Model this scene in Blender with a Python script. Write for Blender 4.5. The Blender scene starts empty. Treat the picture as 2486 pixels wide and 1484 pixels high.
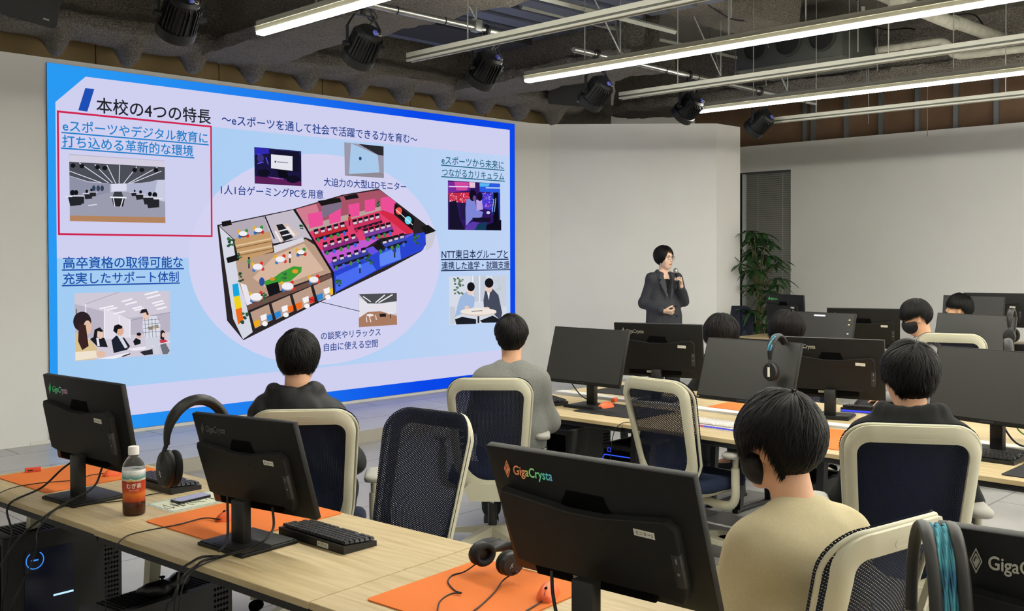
import bpy, bmesh, math, random
import numpy as np
from math import sin, cos, pi, radians, atan2, sqrt
from mathutils import Vector, Matrix, Euler

SC = bpy.context.scene
COL = SC.collection
random.seed(7)

# ---------------------------------------------------------------- camera, world, exposure
EYE = Vector((0, 0, 1.68))
PITCH, ROLL, AZ = radians(.85), .0027, radians(44.2)
_f0 = Vector((cos(AZ), sin(AZ), 0)); _r0 = Vector((sin(AZ), -cos(AZ), 0)); _u0 = Vector((0, 0, 1))
FW = _f0*cos(PITCH) - _u0*sin(PITCH); _up = _u0*cos(PITCH) + _f0*sin(PITCH)
RT = _r0*cos(ROLL) - _up*sin(ROLL); UP = _up*cos(ROLL) + _r0*sin(ROLL)
cam_data = bpy.data.cameras.new('camera')
cam = bpy.data.objects.new('camera', cam_data); COL.objects.link(cam)
cam.matrix_world = Matrix(((RT.x, UP.x, -FW.x, EYE.x), (RT.y, UP.y, -FW.y, EYE.y), (RT.z, UP.z, -FW.z, EYE.z), (0, 0, 0, 1)))
cam_data.sensor_width = 36; cam_data.lens = 2444/2486*36
cam_data.shift_y = -84/2486
cam_data.clip_start = .05
SC.camera = cam
world = bpy.data.worlds.new('world'); SC.world = world; world.use_nodes = True
world.node_tree.nodes['Background'].inputs[0].default_value = (.9, .95, 1, 1)
world.node_tree.nodes['Background'].inputs[1].default_value = .06
SC.view_settings.view_transform = 'Standard'
SC.view_settings.look = 'None'
SC.view_settings.gamma = 1
SC.view_settings.use_curve_mapping = False
SC.view_settings.exposure = 0.0
LAMP = 93.0        # strength of the ceiling light strips
LED = .72           # strength of the LED wall

# ---------------------------------------------------------------- materials
def lin(c):
    if isinstance(c, str):
        c = [int(c[i:i+2], 16)/255 for i in (0, 2, 4)]
    return tuple(x/12.92 if x <= .04045 else ((x+.055)/1.055)**2.4 for x in c[:3]) + (1,)
_M = {}
def mat(name, color='808080', rough=.5, metal=0., spec=.5, noise=None, bump=None, coat=0., trans=0., ior=1.45):
    if name in _M: return _M[name]
    m = bpy.data.materials.new(name); m.use_nodes = True; nt = m.node_tree
    b = nt.nodes['Principled BSDF']; _M[name] = m
    b.inputs['Base Color'].default_value = lin(color); b.inputs['Roughness'].default_value = rough
    b.inputs['Metallic'].default_value = metal; b.inputs['Specular IOR Level'].default_value = spec
    b.inputs['Coat Weight'].default_value = coat; b.inputs['Transmission Weight'].default_value = trans
    b.inputs['IOR'].default_value = ior
    if noise:     # (scale, colour2, contrast lo, hi)
        tc = nt.nodes.new('ShaderNodeTexCoord'); n = nt.nodes.new('ShaderNodeTexNoise'); r = nt.nodes.new('ShaderNodeMapRange'); mx = nt.nodes.new('ShaderNodeMix')
        n.inputs['Scale'].default_value = noise[0]; n.inputs['Detail'].default_value = 6
        mx.data_type = 'RGBA'
        r.inputs[1].default_value = noise[2]; r.inputs[2].default_value = noise[3]
        mx.inputs[6].default_value = lin(color); mx.inputs[7].default_value = lin(noise[1])
        nt.links.new(tc.outputs['Object'], n.inputs['Vector']); nt.links.new(n.outputs[0], r.inputs[0])
        nt.links.new(r.outputs[0], mx.inputs[0]); nt.links.new(mx.outputs[2], b.inputs['Base Color'])
    if bump:      # (scale, strength)
        tc = nt.nodes.new('ShaderNodeTexCoord'); n = nt.nodes.new('ShaderNodeTexNoise'); bp = nt.nodes.new('ShaderNodeBump')
        n.inputs['Scale'].default_value = bump[0]; n.inputs['Detail'].default_value = 5
        bp.inputs['Strength'].default_value = bump[1]; bp.inputs['Distance'].default_value = bump[2] if len(bump) > 2 else .02
        nt.links.new(tc.outputs['Object'], n.inputs['Vector']); nt.links.new(n.outputs[0], bp.inputs['Height'])
        nt.links.new(bp.outputs[0], b.inputs['Normal'])
    return m
def emit(name, color, strength=1.):
    if name in _M: return _M[name]
    m = bpy.data.materials.new(name); m.use_nodes = True; nt = m.node_tree; nt.nodes.clear()
    e = nt.nodes.new('ShaderNodeEmission'); o = nt.nodes.new('ShaderNodeOutputMaterial')
    e.inputs[0].default_value = lin(color); e.inputs[1].default_value = strength
    nt.links.new(e.outputs[0], o.inputs[0]); _M[name] = m
    return m

# ---------------------------------------------------------------- mesh building
class MB:
    def __init__(s): s.v = []; s.f = []; s.mi = []; s.m = 0; s.X = None
    def add(s, vs, fs):
        o = len(s.v)
        s.v += [tuple(s.X @ Vector(p)) if s.X else tuple(p) for p in vs]
        s.f += [tuple(o+i for i in f) for f in fs]; s.mi += [s.m]*len(fs)
        return s
    def box(s, x0, x1, y0, y1, z0, z1, bev=0., seg=2):
        if bev:
            bm = bmesh.new(); bmesh.ops.create_cube(bm, size=1)
            for v in bm.verts: v.co = Vector(((x0+x1)/2 + v.co.x*(x1-x0), (y0+y1)/2 + v.co.y*(y1-y0), (z0+z1)/2 + v.co.z*(z1-z0)))
            bmesh.ops.bevel(bm, geom=bm.edges[:], offset=bev, segments=seg, affect='EDGES', profile=.5)
            bm.verts.index_update()
            s.add([v.co[:] for v in bm.verts], [[v.index for v in f.verts] for f in bm.faces]); bm.free(); return s
        return s.add([(x, y, z) for z in (z0, z1) for y in (y0, y1) for x in (x0, x1)],
                     [(0, 2, 3, 1), (4, 5, 7, 6), (0, 1, 5, 4), (2, 6, 7, 3), (0, 4, 6, 2), (1, 3, 7, 5)])
    def tube(s, pts, r, n=8, closed=False, flat=1., up=None, cap=True):
        pts = [Vector(p) for p in pts]; N = len(pts)
        rs = r if isinstance(r, (list, tuple)) else [r]*N
        ref = Vector(up) if up else None; vs = []; prev = None
        for i, p in enumerate(pts):
            a = pts[(i-1) % N] if (closed or i) else p; b = pts[(i+1) % N] if (closed or i < N-1) else p
            t = (b-a).normalized() if (b-a).length > 1e-9 else Vector((0, 0, 1))
            if ref: side = t.cross(ref)
            elif prev is not None: side = prev - t*prev.dot(t)
            else: side = t.cross(Vector((0, 0, 1)) if abs(t.z) < .9 else Vector((1, 0, 0)))
            side = side.normalized() if side.length > 1e-6 else Vector((1, 0, 0)); prev = side
            nn = side.cross(t)
            for k in range(n):
                a_ = 2*pi*k/n; vs.append(p + side*cos(a_)*rs[i] + nn*sin(a_)*rs[i]*flat)
        fs = []
        for i in range(N if closed else N-1):
            j = (i+1) % N
            for k in range(n): fs.append((i*n+k, i*n+(k+1) % n, j*n+(k+1) % n, j*n+k))
        if cap and not closed: fs += [tuple(range(n))[::-1], tuple((N-1)*n+k for k in range(n))]
        return s.add(vs, fs)
    def cyl(s, p0, p1, r0, r1=None, n=16):
        return s.tube([p0, p1], [r0, r0 if r1 is None else r1], n)
    def lathe(s, prof, n=24, c=(0, 0, 0)):
        vs = []; fs = []; P = len(prof)
        for k in range(n):
            a = 2*pi*k/n
            for r, z in prof: vs.append((c[0]+r*cos(a), c[1]+r*sin(a), c[2]+z))
        for k in range(n):
            j = (k+1) % n
            for i in range(P-1): fs.append((k*P+i, j*P+i, j*P+i+1, k*P+i+1))
        fs.append(tuple(k*P for k in range(n))[::-1]); fs.append(tuple(k*P+P-1 for k in range(n)))
        return s.add(vs, fs)
    def prism(s, poly, a0, a1, ax='y', poly2=None):
        def q(p, a): return (p[0], a, p[1]) if ax == 'y' else (p[0], p[1], a) if ax == 'z' else (a, p[0], p[1])
        n = len(poly); p2 = poly2 or poly
        return s.add([q(p, a0) for p in poly] + [q(p, a1) for p in p2],
                     [tuple(range(n))[::-1], tuple(range(n, 2*n))] + [(i, (i+1) % n, n+(i+1) % n, n+i) for i in range(n)])
    def ring(s, outer, inner, a0, a1, ax='y'):
        def q(p, a): return (p[0], a, p[1]) if ax == 'y' else (p[0], p[1], a) if ax == 'z' else (a, p[0], p[1])
        n = len(outer); vs = [q(p, a) for a in (a0, a1) for L in (outer, inner) for p in L]; fs = []
        for i in range(n):
            j = (i+1) % n
            fs += [(i, j, n+j, n+i), (2*n+i, 3*n+i, 3*n+j, 2*n+j), (i, 2*n+i, 2*n+j, j), (n+i, n+j, 3*n+j, 3*n+i)]
        return s.add(vs, fs)
    def flat(s, poly): return s.add(poly, [tuple(range(len(poly)))])
    def mesh(s, name, mats, smooth=35):
        me = bpy.data.meshes.new(name); me.from_pydata(s.v, [], s.f)
        for m in (mats if isinstance(mats, (list, tuple)) else [mats]): me.materials.append(m)
        if any(s.mi): me.polygons.foreach_set('material_index', s.mi)
        bm = bmesh.new(); bm.from_mesh(me); bmesh.ops.recalc_face_normals(bm, faces=bm.faces[:]); bm.to_mesh(me); bm.free()
        if smooth: me.shade_smooth(); me.set_sharp_from_angle(angle=radians(smooth))
        me.update(); return me
    def build(s, name, mats, parent=None, smooth=35, loc=None, rot=None):
        return put(name, s.mesh(name, mats, smooth), parent, loc, rot)
def put(name, me, parent=None, loc=None, rot=None):
    o = bpy.data.objects.new(name, me); COL.objects.link(o)
    if parent: o.parent = parent
    if loc is not None: o.location = loc
    if rot is not None: o.rotation_euler = rot
    return o
def tag(o, label, cat, group=None):
    o['label'] = label; o['category'] = cat
    if group: o['group'] = group
    return o
def thing(name, label, cat, loc=(0, 0, 0), rz=0., group=None):
    o = bpy.data.objects.new(name, None); COL.objects.link(o); o.empty_display_size = .1
    o.location = loc; o.rotation_euler = (0, 0, rz)
    return tag(o, label, cat, group)
def struct(name, mb, m, smooth=35):
    o = mb.build(name, m, smooth=smooth); o['kind'] = 'structure'; return o
def dup(root, loc, rz, label, group=None):
    r = root.copy(); COL.objects.link(r); r.location = loc; r.rotation_euler = (0, 0, rz); r['label'] = label
    if group: r['group'] = group
    for ch in list(root.children):
        c = ch.copy(); COL.objects.link(c); c.parent = r
        for g in list(ch.children):
            d = g.copy(); COL.objects.link(d); d.parent = c
    return r
def rrect(x0, x1, y0, y1, r, n=6):
    rs = r if isinstance(r, (list, tuple)) else [r]*4       # bl, br, tr, tl
    out = []
    for (cx, cy, a, q) in ((x0+rs[0], y0+rs[0], pi, rs[0]), (x1-rs[1], y0+rs[1], 1.5*pi, rs[1]), (x1-rs[2], y1-rs[2], 0, rs[2]), (x0+rs[3], y1-rs[3], .5*pi, rs[3])):
        for k in range(n+1):
            t = a + k/n*pi/2; out.append((cx+q*cos(t), cy+q*sin(t)))
    return out
def spline(pts, n=8):
    P = [Vector(p) for p in pts]; P = [P[0]*2-P[1]] + P + [P[-1]*2-P[-2]]; out = []
    for i in range(1, len(P)-2):
        for k in range(n):
            t = k/n; a, b, c, d = P[i-1:i+3]
            out.append(.5*((2*b) + (c-a)*t + (2*a-5*b+4*c-d)*t*t + (3*b-a-3*c+d)*t**3))
    return out + [P[-2]]
_txt = {}
def text_mesh(body, size, m, depth=0., shear=0., align='LEFT', spacing=1., fit=None, bold=0.):
    key = (body, size, m.name, depth, shear, align, fit, bold)
    if key in _txt: return _txt[key]
    c = bpy.data.curves.new('lettering', 'FONT'); c.body = body; c.size = size; c.extrude = depth; c.shear = shear
    c.align_x = align; c.space_character = spacing; c.resolution_u = 4
    o = bpy.data.objects.new('lettering', c); COL.objects.link(o)
    dg = bpy.context.evaluated_depsgraph_get(); dg.update()
    me = bpy.data.meshes.new_from_object(o.evaluated_get(dg)); me.materials.clear(); me.materials.append(m)
    bpy.data.objects.remove(o)
    if bold:      # heavier strokes: the same outline struck again a hair to either side
        V0 = [v.co.copy() for v in me.vertices]; F0 = [tuple(p.vertices) for p in me.polygons]; nv = len(V0); V = []; Fs = []
        for j, (dx, dy) in enumerate(((0, 0), (bold, 0), (-bold, 0), (0, bold), (0, -bold))):
            V += [(v.x+dx, v.y+dy, v.z-j*1e-5*size) for v in V0]; Fs += [tuple(i+j*nv for i in f) for f in F0]
        m2 = bpy.data.meshes.new('lettering'); m2.from_pydata(V, [], Fs); m2.materials.append(m); me = m2
    if fit and len(me.vertices):
        xs = [v.co.x for v in me.vertices]; w = max(xs)-min(xs); x0 = min(xs)
        for v in me.vertices: v.co.x = (v.co.x-x0)*fit/w
    _txt[key] = me; return me
# ================================================================ the room
def brickmat(name, c1, c2, cm, sx, sy, off=.5, rough=.4, mortar=.006, bumpy=True):
    m = mat(name, c1, rough); nt = m.node_tree; b = nt.nodes['Principled BSDF']
    tc = nt.nodes.new('ShaderNodeTexCoord'); br = nt.nodes.new('ShaderNodeTexBrick')
    br.offset = off; br.inputs['Color1'].default_value = lin(c1); br.inputs['Color2'].default_value = lin(c2); br.inputs['Mortar'].default_value = lin(cm)
    br.inputs['Scale'].default_value = 1; br.inputs['Brick Width'].default_value = sx; br.inputs['Row Height'].default_value = sy; br.inputs['Mortar Size'].default_value = mortar
    br.inputs['Mortar Smooth'].default_value = .1
    n = nt.nodes.new('ShaderNodeTexNoise'); n.inputs['Scale'].default_value = 3; n.inputs['Detail'].default_value = 8
    mx = nt.nodes.new('ShaderNodeMix'); mx.data_type = 'RGBA'; mx.blend_type = 'MULTIPLY'; mx.inputs[0].default_value = .35
    nt.links.new(tc.outputs['Object'], br.inputs['Vector']); nt.links.new(tc.outputs['Object'], n.inputs['Vector'])
    nt.links.new(br.outputs['Color'], mx.inputs[6]); nt.links.new(n.outputs[0], mx.inputs[7]); nt.links.new(mx.outputs[2], b.inputs['Base Color'])
    return m
TILE = brickmat('grey floor tile', 'c0bebc', 'b8b6b5', '7f7e82', 1.2, .6, .5, .38)
WALL = mat('white painted wall', 'efeeec', .75, noise=(1.2, 'ecebe9', .4, .6), bump=(120, .04, .002))
RISER = mat('stage riser grey', 'aaa499', .7)
WHITE = mat('white trim', 'e6e4df', .5)
struct('floor', MB().box(-4, 14.2, -8, 9.6, -.05, 0), TILE)
STAGE_H = .109
stage = MB(); stage.prism([(-4, 7.29), (7.6, 7.29), (7.6, 5.5), (9.5, 4.9), (11.55, 4.9), (11.55, 7.1), (11.02, 7.1), (9.47, 8.74), (-4, 8.74)], 0.001, STAGE_H, 'z')
struct('floor_stage', stage, brickmat('stage tile', 'd6d5d4', 'cfcecd', '7d7c80', 1.2, .6, .5, .34))
struct('trim_1', MB().box(-4, 7.6, 7.275, 7.289, 0.001, STAGE_H-.004), RISER)
# the wall that carries the LED screen, curving into the angled wall beside it
wf = MB()
pl = [(-4, 8.72)] + [(8.95, 8.72)] + [(9.05+.42*sin(t), 8.72-.42*.9*(1-cos(t))) for t in [k*pi/4/8 for k in range(1, 9)]]
pl_b = [(9.47, 8.72)]
ZT = 3.36
back = [(9.6, 9.0), (-4, 9.0)]
wf.prism([(-4, 8.72), (9.05, 8.72), (9.3, 8.71), (9.45, 8.68), (9.56, 8.62), (9.7, 9.0), (-4, 9.0)], STAGE_H-.002, ZT, 'z')
struct('wall_front', wf, WALL)
wc = MB(); wc.prism([(9.53, 8.66), (11.02, 7.08), (11.12, 7.2), (9.65, 8.9)], .0, ZT, 'z')
struct('wall_front_angled', wc, WALL)
wr = MB(); wr.prism([(11.02, 7.08), (11.55, 7.06), (11.55, 7.26), (11.1, 7.26)], .0, ZT, 'z')
struct('wall_front_return', wr, WALL)
struct('wall_alcove', MB().box(11.4, 11.55, 7.26, 9.4, 0, ZT).box(11.55, 13.9, 9.3, 9.4, 0, 4.3), WALL)
# right hand wall with its window opening
WX = 13.68
WY0, WY1, WZ1 = 7.5, 9.1, 2.96
w = MB(); w.box(WX, WX+.18, -8, WY0, 0, ZT).box(WX, WX+.18, WY0, WY1, WZ1, ZT).box(WX, WX+.18, WY1, 9.4, 0, ZT).box(WX, WX+.18, WY0, WY1, 0, .25)
struct('wall_right', w, WALL)
win = MB().box(WX+.11, WX+.13, WY0, WY1, .25, WZ1)
o = struct('window_1', win, mat('dark night glass', '23262a', .1))
fr = MB().box(WX+.06, WX+.1, WY0, WY0+.03, .25, WZ1).box(WX+.06, WX+.1, 8.28, 8.36, .25, WZ1-.02)  # pale strip left of the blind paints the light showing at the window edge
fr.build('window_frame_edge_light', mat('pale frame and edge light', 'dfe6e4', .4), o)
bl = thing('window_blind', 'closed dark grey slatted blind over the narrow window behind the plant', 'blind', (WX+.02, 0, 0))
s = MB()
for k in range(84):
    z = .3 + k*.0315
    s.box(-.012, .012, WY0+.01, 8.26, z, z+.003); s.add([(-.014, WY0+.012, z-.011), (.008, WY0+.012, z+.018), (.008, 8.25, z+.018), (-.014, 8.25, z-.011)], [(0, 1, 2, 3)])
s.build('slats', mat('grey blind slat', '9d9e99', .55), bl, smooth=0)
MB().box(-.02, .02, WY0+.01, 8.26, WZ1-.04, WZ1-.004).build('head_rail', mat('blind rail', '54565a', .5), bl)
for y in (WY0+.13, 8.05):
    c = MB()
    for k in range(84): c.box(-.019, -.016, y-.006, y+.006, .3+k*.0315, .3+k*.0315+.018)
    c.build('cord', mat('pale cord', 'c9c9c4', .7), bl)
# rest of the shell, mostly out of view
SLAB = 4.32
struct('wall_left', MB().box(-4.1, -4, -8, 9.6, 0, SLAB), WALL)
struct('wall_back', MB().box(-4, 13.9, -8.1, -8, 0, SLAB), WALL)
WOOL = mat('sprayed rock wool', '9a9388', .95, noise=(75, '726c63', .36, .64), bump=(58, 1., .07))
struct('ceiling', MB().box(-4.1, 14, -8.1, 9.7, SLAB, SLAB+.1), WOOL)
struct('wall_front_upper', MB().box(-4, 11.6, 9.25, 9.4, ZT-.2, SLAB), WOOL)
BOARD = mat('bare tan board', 'a08a62', .8, noise=(2, '8f7a55', .35, .65))
b = MB()
for k in range(11): b.box(-3.4+k*1.21, -2.2+k*1.21, 8.9, 8.92, ZT-.1, 3.95)
b = b.build('trim_2', BOARD); b['kind'] = 'structure'
# bare stud wall over the right wall
UP_ = MB().box(WX+.16, WX+.2, -8, 9.4, ZT, SLAB)
struct('wall_right_upper', UP_, mat('bare brown board', '80654f', .85, noise=(3, '735a46', .3, .7)))
ST = mat('galvanised stud', '8d9193', .45, .6)
TRK = MB().box(WX+.08, WX+.16, -8, 9.3, ZT+.62, ZT+.67)
struct('trim_3', TRK, ST)
y = 7.33; n = 0
while y > -2:
    o = MB().box(WX+.1, WX+.16, y-.03, y+.03, ZT, ZT+.64).build('stud', ST)
    tag(o, '%s bare metal stud from the left above the right hand wall' % ['first', 'second', 'third', 'fourth', 'fifth', 'sixth', 'seventh', 'eighth'][n], 'stud', 'bare studs above the right wall')
    y -= .13 if n == 0 else .515; n += 1
    if n > 6: break
struct('trim_4', MB().box(3.2, 9.05, 8.712, 8.719, STAGE_H, STAGE_H+.028), WHITE)

# ---------------------------------------------------------------- sprayed beams
def lumpy(name, p0, p1, prof, seed, step=.06, amp=.02, extra=None):
    """extruded, uneven beam: prof is a list of (side, z) points around the section"""
    rnd = random.Random(seed); p0 = Vector(p0); p1 = Vector(p1); d = p1-p0; L = d.length; d.normalize(); sd = d.cross(Vector((0, 0, 1)))
    pr = []
    for i in range(len(prof)-1):
        a = Vector(prof[i]); c = Vector(prof[i+1]); k = max(1, int((c-a).length/step))
        pr += [a.lerp(c, j/k) for j in range(k)]
    pr.append(Vector(prof[-1])); N = int(L/step)
    from mathutils import noise
    vs = []; fs = []; P = len(pr)
    for i in range(N+1):
        for j, q in enumerate(pr):
            p = p0 + d*(i*L/N) + sd*q[0] + Vector((0, 0, q[1]))
            n1 = noise.noise_vector(p*3+Vector((seed, 0, 0)))*amp*1.6 + noise.noise_vector(p*9+Vector((0, seed, 0)))*amp*.8 + noise.noise_vector(p*26)*amp*.45
            p = p + n1
            if extra: p = extra(p, q)
            vs.append(p)
    for i in range(N):
        for j in range(P-1): fs.append((i*P+j, i*P+j+1, (i+1)*P+j+1, (i+1)*P+j))
    mb = MB(); mb.add(vs, fs); o = mb.build(name, WOOL, smooth=80)
    o['kind'] = 'structure'; return o
def hang(p, q):
    # bracket lumps along the front lip
    if q[1] < .12:
        t = (p.x-2.46) % .62; a = math.exp(-((t-.31)/.07)**4)
        p = p + Vector((0, 0, -.15*a*max(0, min(1, 1.5-abs(q[0]-.02)/.15))))
    return p
lumpy('trim_5', (-1, 8.6, 3.535), (9.95, 8.6, 3.535), [(-.3, .22), (-.26, .1), (-.16, .0), (.0, -.03), (.16, .0), (.27, .06), (.25, .16), (.08, .26), (.05, .8)], 3, .03, .013, hang)
for i, (x, z, wd) in enumerate([(1.7, 3.52, .33), (4.98, 3.52, .34), (8.05, 3.54, .38), (11.1, 3.6, .34)]):
    lumpy('trim_%d' % (6+i), (x, 5.9 if i == 2 else -4, z), (x, 8.7, z), [(-wd*.3, .6), (-wd*.3, .16), (-wd, .12), (-wd, .01), (0, -.02), (wd, .01), (wd, .12), (wd*.3, .16), (wd*.3, .6)], 11+i, .06, .02)
lumpy('trim_10', (6.6, 5.3, 3.96), (9.3, 5.3, 3.96), [(-.3, .42), (-.3, .0), (0, -.02), (.3, .0), (.3, .42)], 31, .07, .02)
lumpy('trim_11', (13.35, -4, 4.02), (13.35, 9.2, 4.02), [(-.25, .4), (-.22, .02), (0, .0), (.3, .0)], 37, .07, .03)
# ribbed metal deck between two beams
DECK = mat('blue grey metal deck', '5c6172', .5, .5)
dk = MB()
for k in range(26):
    y0 = .3+k*.3
    dk.box(5.36, 7.62, y0, y0+.19, 3.9, 3.96).box(5.36, 7.62, y0-.06, y0+.24, 3.96, 3.98)
struct('trim_12', dk, DECK)

# ---------------------------------------------------------------- ceiling lights and tracks
RAIL = mat('pale grey rail paint', 'b9b9ae', .45, .1)
STRIP = emit('warm white light strip', (1, .99, .935), LAMP)
Y0, Y1, ZL = 5.48, -7.0, 3.05
xs = [3.40+1.203*i for i in range(6)]
ORD = ['nearest the screen end of the room and leftmost', 'second from the left', 'third from the left', 'fourth from the left', 'fifth from the left', 'rightmost, in front of the brown boards']
ROD = mat('galvanised rod', '9b9d98', .4, .7)
def lamp(x, lit, label, y0=Y0, strip=None):
    t = thing('linear_light' if lit else 'track_rail', label, 'ceiling light' if lit else 'rail', (x, 0, 0))
    if lit:
        MB().box(-.028, .028, Y1, y0, ZL+.052, ZL+.085).build('housing', RAIL, t)
        MB().prism([(-.036, ZL+.05), (.036, ZL+.05), (.03, ZL+.022), (-.03, ZL+.022)], Y1, y0, 'y').box(-.04, .04, Y1, y0-.0, ZL+.049, ZL+.054).build('reflector', mat('reflector', 'cfcdb8', .35), t)
        MB().box(-.03, .03, Y1, y0-.002, ZL, ZL+.024, .008).build('light_strip', strip or STRIP, t)
    else:
        MB().box(-.03, .03, Y1, y0, ZL+.028, ZL+.06).box(-.03, -.012, Y1, y0, ZL, ZL+.014).box(.012, .03, Y1, y0, ZL, ZL+.014).build('housing', RAIL, t)
        MB().box(-.022, .022, Y1, y0-.01, ZL+.006, ZL+.0285).build('slot', mat('track slot', '55564f', .5), t)
    for y in (4.88, 3.08, 1.28, -.52):
        MB().cyl((0, y, ZL+.06), (0, y, SLAB+.01), .005, n=6).build('hanger_rod', ROD, t)
    return t
for i, x in enumerate(xs):
    lit = i % 2 == 0
    if lit: lamp(x, 1, 'long lit white ceiling light, ' + ['leftmost of the three, hung above the screen', 'middle of the three, right of the screen', 'rightmost of the three, in front of the brown boards'][i//2])
    else: lamp(x, 0, 'long unlit pale grey ceiling rail, ' + ['leftmost, above the big screen', 'middle one, below the white pipes', 'rightmost, crossing the brown boards'][i//2])
lamp(.99, 1, 'added dim ceiling light out of view, brightening the near desk row', y0=5.0, strip=emit('dimmed fill strip', (1, .99, .935), LAMP*.34))  # unseen dim strip added to brighten the near desks
for x in (10.6, 12.2): lamp(x, 1, 'added fill light strip out of view ' + ('over the far desks' if x < 11 else 'along the right wall'), y0=.6 if x < 11 else 1.4)  # no fixtures known here; two unseen strips added to light the right side
# ================================================================ LED wall and its slide
SY = 8.70
screen = thing('led_screen', 'huge lit LED wall screen showing a blue and white slide about a school', 'screen', (0, 8.715, 0))
def S(px, py, lift=0.):
    """a place on the slide, read off the photograph of the slide, as (x, z) on the real screen plane"""
    d = FW + RT*((px-1243)/2444) - UP*((py-658)/2444); t = (SY-EYE.y)/d.y
    return EYE.x+d.x*t, EYE.z+d.z*t
XL, ZTOP = S(113.5, 151); XR, _ = S(1250, 301.5); ZBOT = S(313, 1042.6)[1]
MB().box(XL, XR, -.012, .0, ZBOT, ZTOP).build('screen_body', mat('screen edge', '1c1d20', .5), screen)
def grad(name, c0, c1, x0, x1, axis=0, strength=1.):
    m = emit(name, c0, strength); nt = m.node_tree; e = [n for n in nt.nodes if n.type == 'EMISSION'][0]
    tc = nt.nodes.new('ShaderNodeTexCoord'); sp = nt.nodes.new('ShaderNodeSeparateXYZ'); r = nt.nodes.new('ShaderNodeMapRange'); mx = nt.nodes.new('ShaderNodeMix'); mx.data_type = 'RGBA'
    r.inputs[1].default_value = x0; r.inputs[2].default_value = x1
    mx.inputs[6].default_value = lin(c0); mx.inputs[7].default_value = lin(c1)
    nt.links.new(tc.outputs['Object'], sp.inputs[0]); nt.links.new(sp.outputs[axis], r.inputs[0]); nt.links.new(r.outputs[0], mx.inputs[0]); nt.links.new(mx.outputs[2], e.inputs[0])
    return m
def layer(name, polys, m, depth):
    mb = MB()
    for p in polys: mb.flat([(x, -.0125-depth, z) for x, z in p])
    return mb.build(name, m, screen, smooth=0)
def R(x0, x1, z0, z1): return [(x0, z0), (x1, z0), (x1, z1), (x0, z1)]
layer('slide_border', [R(XL, XR, ZBOT, ZTOP)], grad('border blue', (.16, .6, .95), (.04, .28, .91), XL+.3, XR-1.6), .0004)
WX0 = S(137, 500)[0]; WX1 = S(1238.5, 600)[0]; WZ1_ = S(700, 262)[1]; WZ0 = S(500, 987)[1]
WZ1_ = S(215, 187)[1]; cut = S(137, 248); cx = S(208, 187)[0]
layer('slide_sheet', [[(WX0, WZ0), (WX1, WZ0), (WX1, WZ1_), (cx, WZ1_), (WX0, cut[1])]], emit('slide white', 'cfcff0'), .0008)
bz1 = S(900, 346)[1]; bz0 = S(560, 892)[1]; bz0 = S(1000, 871)[1]
layer('slide_band', [R(WX0, WX1, bz0, bz1)], grad('band blue', (.64, .8, .95), (.75, .83, .96), WX0, WX1), .0012)
layer('slide_sheet', [R(WX0, S(515, 450)[0], S(300, 627)[1], bz1+.05)], emit('slide white', 'cfcff0'), .0016)
el = S(458, 628); er = S(1068, 600); ez1 = S(760, 372)[1]; ez0 = S(790, 886)[1]
exc, ezc, erx, erz = (el[0]+er[0])/2, (ez0+ez1)/2, (er[0]-el[0])/2, (ez1-ez0)/2
layer('slide_disc', [[(exc+erx*cos(t), ezc+erz*sin(t)) for t in [k*2*pi/72 for k in range(72)]]], emit('disc white', 'd3d2f1'), .002)
layer('slide_mark', [[S(*p) for p in [(207, 214), (229, 216), (212, 271), (190, 268)]]], emit('mark blue', '1d4fb4'), .0024)
rb = [S(138, 268), S(515, 303), S(515, 575), S(141, 571)]
x0, x1, z0, z1 = S(139, 400)[0], S(515, 430)[0], S(141, 571)[1], S(138, 268)[1]; t_ = .017
layer('slide_red_frame', [R(x0, x1, z1-t_, z1), R(x0, x1, z0, z0+t_), R(x0, x0+t_, z0, z1), R(x1-t_, x1, z0, z1)], emit('frame red', 'cf2450'), .0028)
def line(body, l, b, r, color, under=False, bold=.011):
    x, z = S(l, b); xr = S(r, b)[0]
    m = emit('ink ' + color, color)
    me = text_mesh(body, 1., m, 0, bold=bold)
    xs = [v.co.x for v in me.vertices]; ys = [v.co.y for v in me.vertices]
    k = (xr-x)/(max(xs)-min(xs)); mb = MB()
    mb.v = [(x+(v.co.x-min(xs))*k, -.0161, z+(v.co.y-min(ys))*k) for v in me.vertices]; mb.f = [tuple(p.vertices) for p in me.polygons]; mb.mi = [0]*len(mb.f)
    if under: mb.flat([(x-.01, -.0162, z-.016), (xr+.01, -.0162, z-.016), (xr+.01, -.0162, z-.004), (x-.01, -.0162, z-.004)])
    o = mb.build('slide_text', m, screen, smooth=0); return o
line('本校の4つの特長', 234, 274, 512, '23252b', bold=.013)
line('～eスポーツを通して社会で活躍できる力を育む～', 538, 302, 1013, '1d3f8c')
line('eスポーツやデジタル教育に', 152, 319, 504, '2380c8', 1, .013)
line('打ち込める革新的な環境', 151, 357, 469, '2380c8', 1, .013)
line('高卒資格の取得可能な', 153, 653, 444, '1a4fa6', 1, .013)
line('充実したサポート体制', 153, 691, 434, '1a4fa6', 1, .013)
line('1人1台ゲーミングPCを用意', 536, 472, 785, '22418f')
line('大迫力の大型LEDモニター', 786, 452, 986, '22418f')
line('eスポーツから未来に', 1072, 399, 1223, '1a6482', 1)
line('つながるカリキュラム', 1073, 427, 1224, '1a6482', 1)
line('NTT東日本グループと', 1072, 628.5, 1233, '121f4d', 1)
line('連携した進学・就職支援', 1072, 655.5, 1237, '121f4d', 1)
line('の談笑やリラックス', 779, 826, 924, '274690')
line('自由に使える空間', 786, 854, 917, '274690')
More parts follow.
